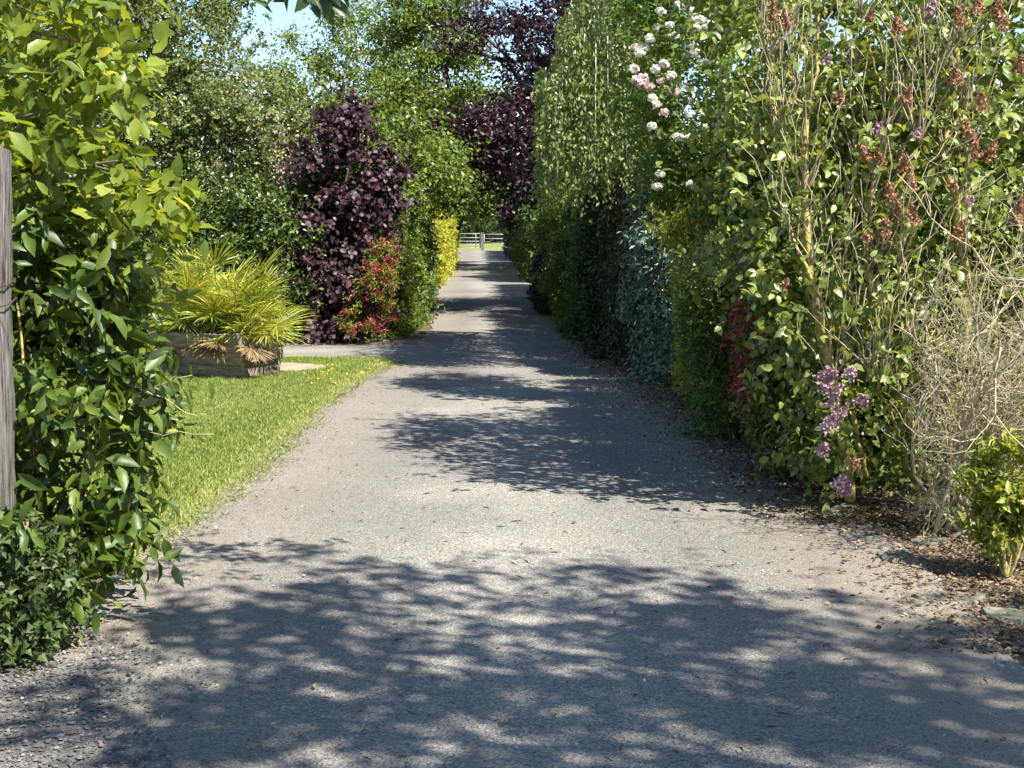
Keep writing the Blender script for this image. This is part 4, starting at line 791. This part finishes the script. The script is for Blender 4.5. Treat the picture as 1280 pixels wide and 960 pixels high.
# trees behind the left hedge
tree('ash_tree', 'airy light green tree with thin pale stems behind the purple hazel', P(420, 380, 34), [
    ell(400, 80, 33, 1.0, 1.2, .8), ell(450, 60, 33, 1.1, 1.3, .9), ell(430, 130, 33, 1.5, 1.5, .9), ell(395, 160, 33, 1.0, 1.2, .8), ell(470, 150, 33, 1.1, 1.4, 1.0), ell(430, 25, 33, .45, 1, .3), ell(380, 110, 33, .5, .9, .8), ell(470, 100, 33, .8, 1, .6)],
    'tree_green', .085, 5200, .10, 101, clump=(24, .22), wid=.6, bark='pale_bark', depth=.9, amp=.3, tw=.3, bias=.1)
tree('field_maple', 'broad green tree rising behind the left hedge beside the lane', P(525, 380, 30), [
    ell(520, 60, 30, .9, 1.3, .8), ell(550, 110, 30, 1.1, 1.4, .9), ell(510, 140, 29, 1.0, 1.2, .9), ell(545, 190, 29, .9, 1.2, .9), ell(565, 50, 30, .7, 1.1, .7), ell(515, 220, 27, .65, 1.0, .8), ell(575, 150, 30, .7, 1.0, .7), ell(560, 235, 31, .5, 1.1, .6), ell(515, 200, 24, .55, .8, .6), ell(540, 215, 25, .4, .8, .5), ell(500, 170, 24, .5, .8, .4), ell(520, 10, 30, .6, 1.0, .4), ell(550, 0, 30, .9, 1, .4)],
    'tree_green', .085, 9000, .16, 102, clump=(30, .25), wid=.65, depth=.6, amp=.2, tw=.28)
tree('roadside_oak', 'light green tree leaning over the lane near the gate', P(560, 330, 62), [
    ell(575, 215, 60, 1.3, 2, 1.0), ell(590, 235, 60, 1.0, 1.8, .9), ell(600, 190, 62, 1.5, 2, 1.4), ell(570, 255, 58, .6, 1.5, .7), ell(600, 255, 62, .6, 1.5, .45), ell(585, 150, 62, 1.6, 2, 1.5), ell(620, 225, 64, 1.2, 1.5, .9)],
    'tree_green', .16, 3600, .15, 103, clump=(24, .35), wid=.7, depth=.7, tw=.5, bias=.15)
tree('hedgerow_tree', 'light green tree behind the right hedge under the beech crown', P(668, 330, 58), [
    ell(650, 235, 55, 1.2, 1.8, 1.0), ell(672, 220, 52, 1.3, 1.8, 1.4), ell(640, 200, 58, 1.5, 2, 1.3), ell(690, 250, 45, 1.0, 1.5, 1.0), ell(660, 160, 58, 2, 2, 1.5)],
    'tree_green', .15, 3200, .15, 104, clump=(24, .35), wid=.7, depth=.7, tw=.45, bias=.2)

# far trees beyond the gate and behind the hedges
r = np.random.default_rng(4)
far = [(575, 150, 6, 6, 'rounded dark tree beyond the gate, leftmost in the gap'), (600, 165, 6, 6, 'dark tree beyond the gate behind the steel rails'), (628, 150, 6, 6, 'dark tree beyond the gate behind the right fence'), (660, 140, 6.5, 7, 'dark tree beyond the field behind the right hedge'),
       (540, 140, 6.5, 6, 'dark tree beyond the field behind the golden hedge'), (490, 150, 8, 7, 'wide distant tree behind the field maple'), (430, 160, 9, 7, 'wide distant tree behind the airy ash'), (720, 150, 8, 7, 'wide distant tree behind the copper beech')]
for i, (px, d, rad, h, lb) in enumerate(far):
    c = P(px, 300, d); bs = [(A(c[0]+rad*.5*r.normal(), d+2*r.normal(), h*(.35+.35*r.random())), (rad*.6, rad*.5, h*.38)) for _ in range(5)]+[(A(c[0], d-1, 1.3), (rad*.8, 2, 1.6))]
    tree('distant_tree', lb, (c[0], d+1, 0), bs, 'far_green', .32, 1500, .25, 200+i, wid=.8, depth=.4, tw=.8, group='trees beyond the field')

# ---------------------------------------------------------------- gate
g0 = G(569, 313); g1 = G(603, 313); g2_ = G(632, 313); yg = 98.0
def gate(name, label, x0, x1, rails, brace=None):
    t = empty(name, ((x0+x1)/2, yg, 0), label, 'gate')
    for z in rails: MB().tube([(x0, yg, z), ((x0+x1)/2, yg, z), (x1, yg, z)], .026, 8).build('rail', M['steel'], t, True)
    for x in (x0, x1-.02): MB().tube([(x, yg-.002, rails[0]-.02), (x, yg-.002, .7), (x, yg-.002, rails[-1]+.02)], .03, 8).build('stile', M['steel'], t, True)
    if brace: MB().tube([(brace, yg-.03, rails[0]), (brace, yg-.03, .8), (brace, yg-.03, rails[-1])], .022, 6).build('brace', M['steel'], t, True)
    return t
X = lambda px: (px-640)/F*98
gate('field_gate', 'galvanised steel field gate closing the far end of the lane', X(570), X(601), [.22, .42, .64, .88, 1.16], X(595))
tag(MB().box((X(603), yg, .62), (.2, .2, 1.24)).build('gate_post', M['oldwood']), 'squared wooden post between the steel gate and the right fence', 'post')
gate('field_fence', 'thin railed fence panel right of the gate post', X(605.5), X(632), [.5, .82, 1.12])

# ---------------------------------------------------------------- tree behind the viewer: its shade dapples the foreground
t = empty('shade_tree', (5.8, 1.0, 0), 'large tree beside the lane whose leafy twigs hang into the top edge', 'tree')
r = np.random.default_rng(12)
def over(px, py, h):      # point at height h whose shadow lands on ground pixel
    g = G(px, py); k = h/sdir[2]; return A(g[0]+sdir[0]*k, g[1]+sdir[1]*k, h)
bs = []
for px, py, h, rx in ((420, 735, 6.0, .8), (560, 750, 6.2, .7), (700, 745, 6.2, .7), (850, 765, 6.3, .7), (300, 760, 5.8, .6), (420, 800, 6.0, .8), (560, 800, 6.4, .8), (700, 790, 6.2, .8), (860, 830, 6.6, .8), (1000, 870, 6.2, .8), (1150, 880, 6.8, .8), (300, 830, 5.8, .7), (480, 900, 6.5, .9), (700, 920, 6.8, .8), (900, 960, 7, .9), (1150, 990, 7, 1.0), (200, 930, 6.3, .8), (600, 1050, 7, 1.0), (1300, 800, 7.0, .8), (400, 1100, 7.0, 1.0), (90, 860, 5.8, .6), (1000, 1150, 7.2, 1.2), (1250, 1100, 7, 1.2)):
    bs.append((over(px, py, h), (rx, rx*.75, .5)))
p, nn = blob_pts(bs, 3200, .9, .3, 2.6, 13, clump=(12, .16))
foliage(t, p, nn, M['overhead'], .10, .55, 'oval', 5, .25, droop=.4, up=1.2, out=.3, grow=.1, seed=14, name='crown')
mb = MB(); tb = A(6.2, .2, 0); tk = wobble(tb, A(5.6, .6, 6.2), 9, .01, r); mb.tube(tk, np.linspace(.22, .1, 9), 10); mb.build('trunk', M['bark'], t, True); mb = MB()
for c, _ in bs: mb.tube(wobble(tk[r.integers(5, 9)], c, 7, .03, r), np.linspace(.05, .008, 7), 6)
# low bough: its leaves show at the top edge and its sharp shade falls by the lawn
low = [over(x, y, 3.2) for x, y in ((330, 688), (280, 692), (230, 700), (190, 715))]
mb.tube(wobble(tk[5], low[0], 12, .025, r, bend=(0, 0, .7)), np.linspace(.012, .002, 12), 6)
hang = [(300, -6), (318, -30), (372, -12), (392, -14), (405, -10), (355, -25), (420, -25)]
hp = [P(x, y, 3.4) for x, y in hang]; mb.tube(np.array([tk[4], A(2.5, 2.5, 3.6), P(520, -60, 3.4), hp[4], hp[0]]), [.012, .006, .005, .003, .002], 6)
tw_ = [P(152, -14, 4.6), P(160, 5, 4.6), P(168, 20, 4.6), P(176, 24, 4.6)]; mb.tube(np.array([P(500, -150, 4.6)]+tw_), [.004, .003, .003, .0025, .001], 5)
mb.build('limbs', M['bark'], t, True)
lw = np.array(low); q = np.repeat(lw, 12, 0)+r.normal(size=(48, 3))*A(.16, .15, .06); k = len(q)
pos, d, nr, ti = twigs(q, unit(r.normal(size=(k, 3))*A(1, 1, .4)), np.tile(A(0, 0, 1.), (k, 1)), .2, 6, droop=.3, rng=r); leaves('bough_leaves', pos, d, nr, .075, .5, 'oval', M['overhead'], t, ti)
hh = np.repeat(np.array(hp), 4, 0); k = len(hh); d = r.normal(size=(k, 3))*A(.9, .5, .3)+A(.1, 0, -.35)
leaves('hanging_leaves', hh+r.normal(size=(k, 3))*.012, unit(d), unit(r.normal(size=(k, 3))*.5+A(0, -.6, .7)), .065+.02*r.random(k), .5, 'oval', M['overhead'], t, .4+.2*r.normal(size=k))
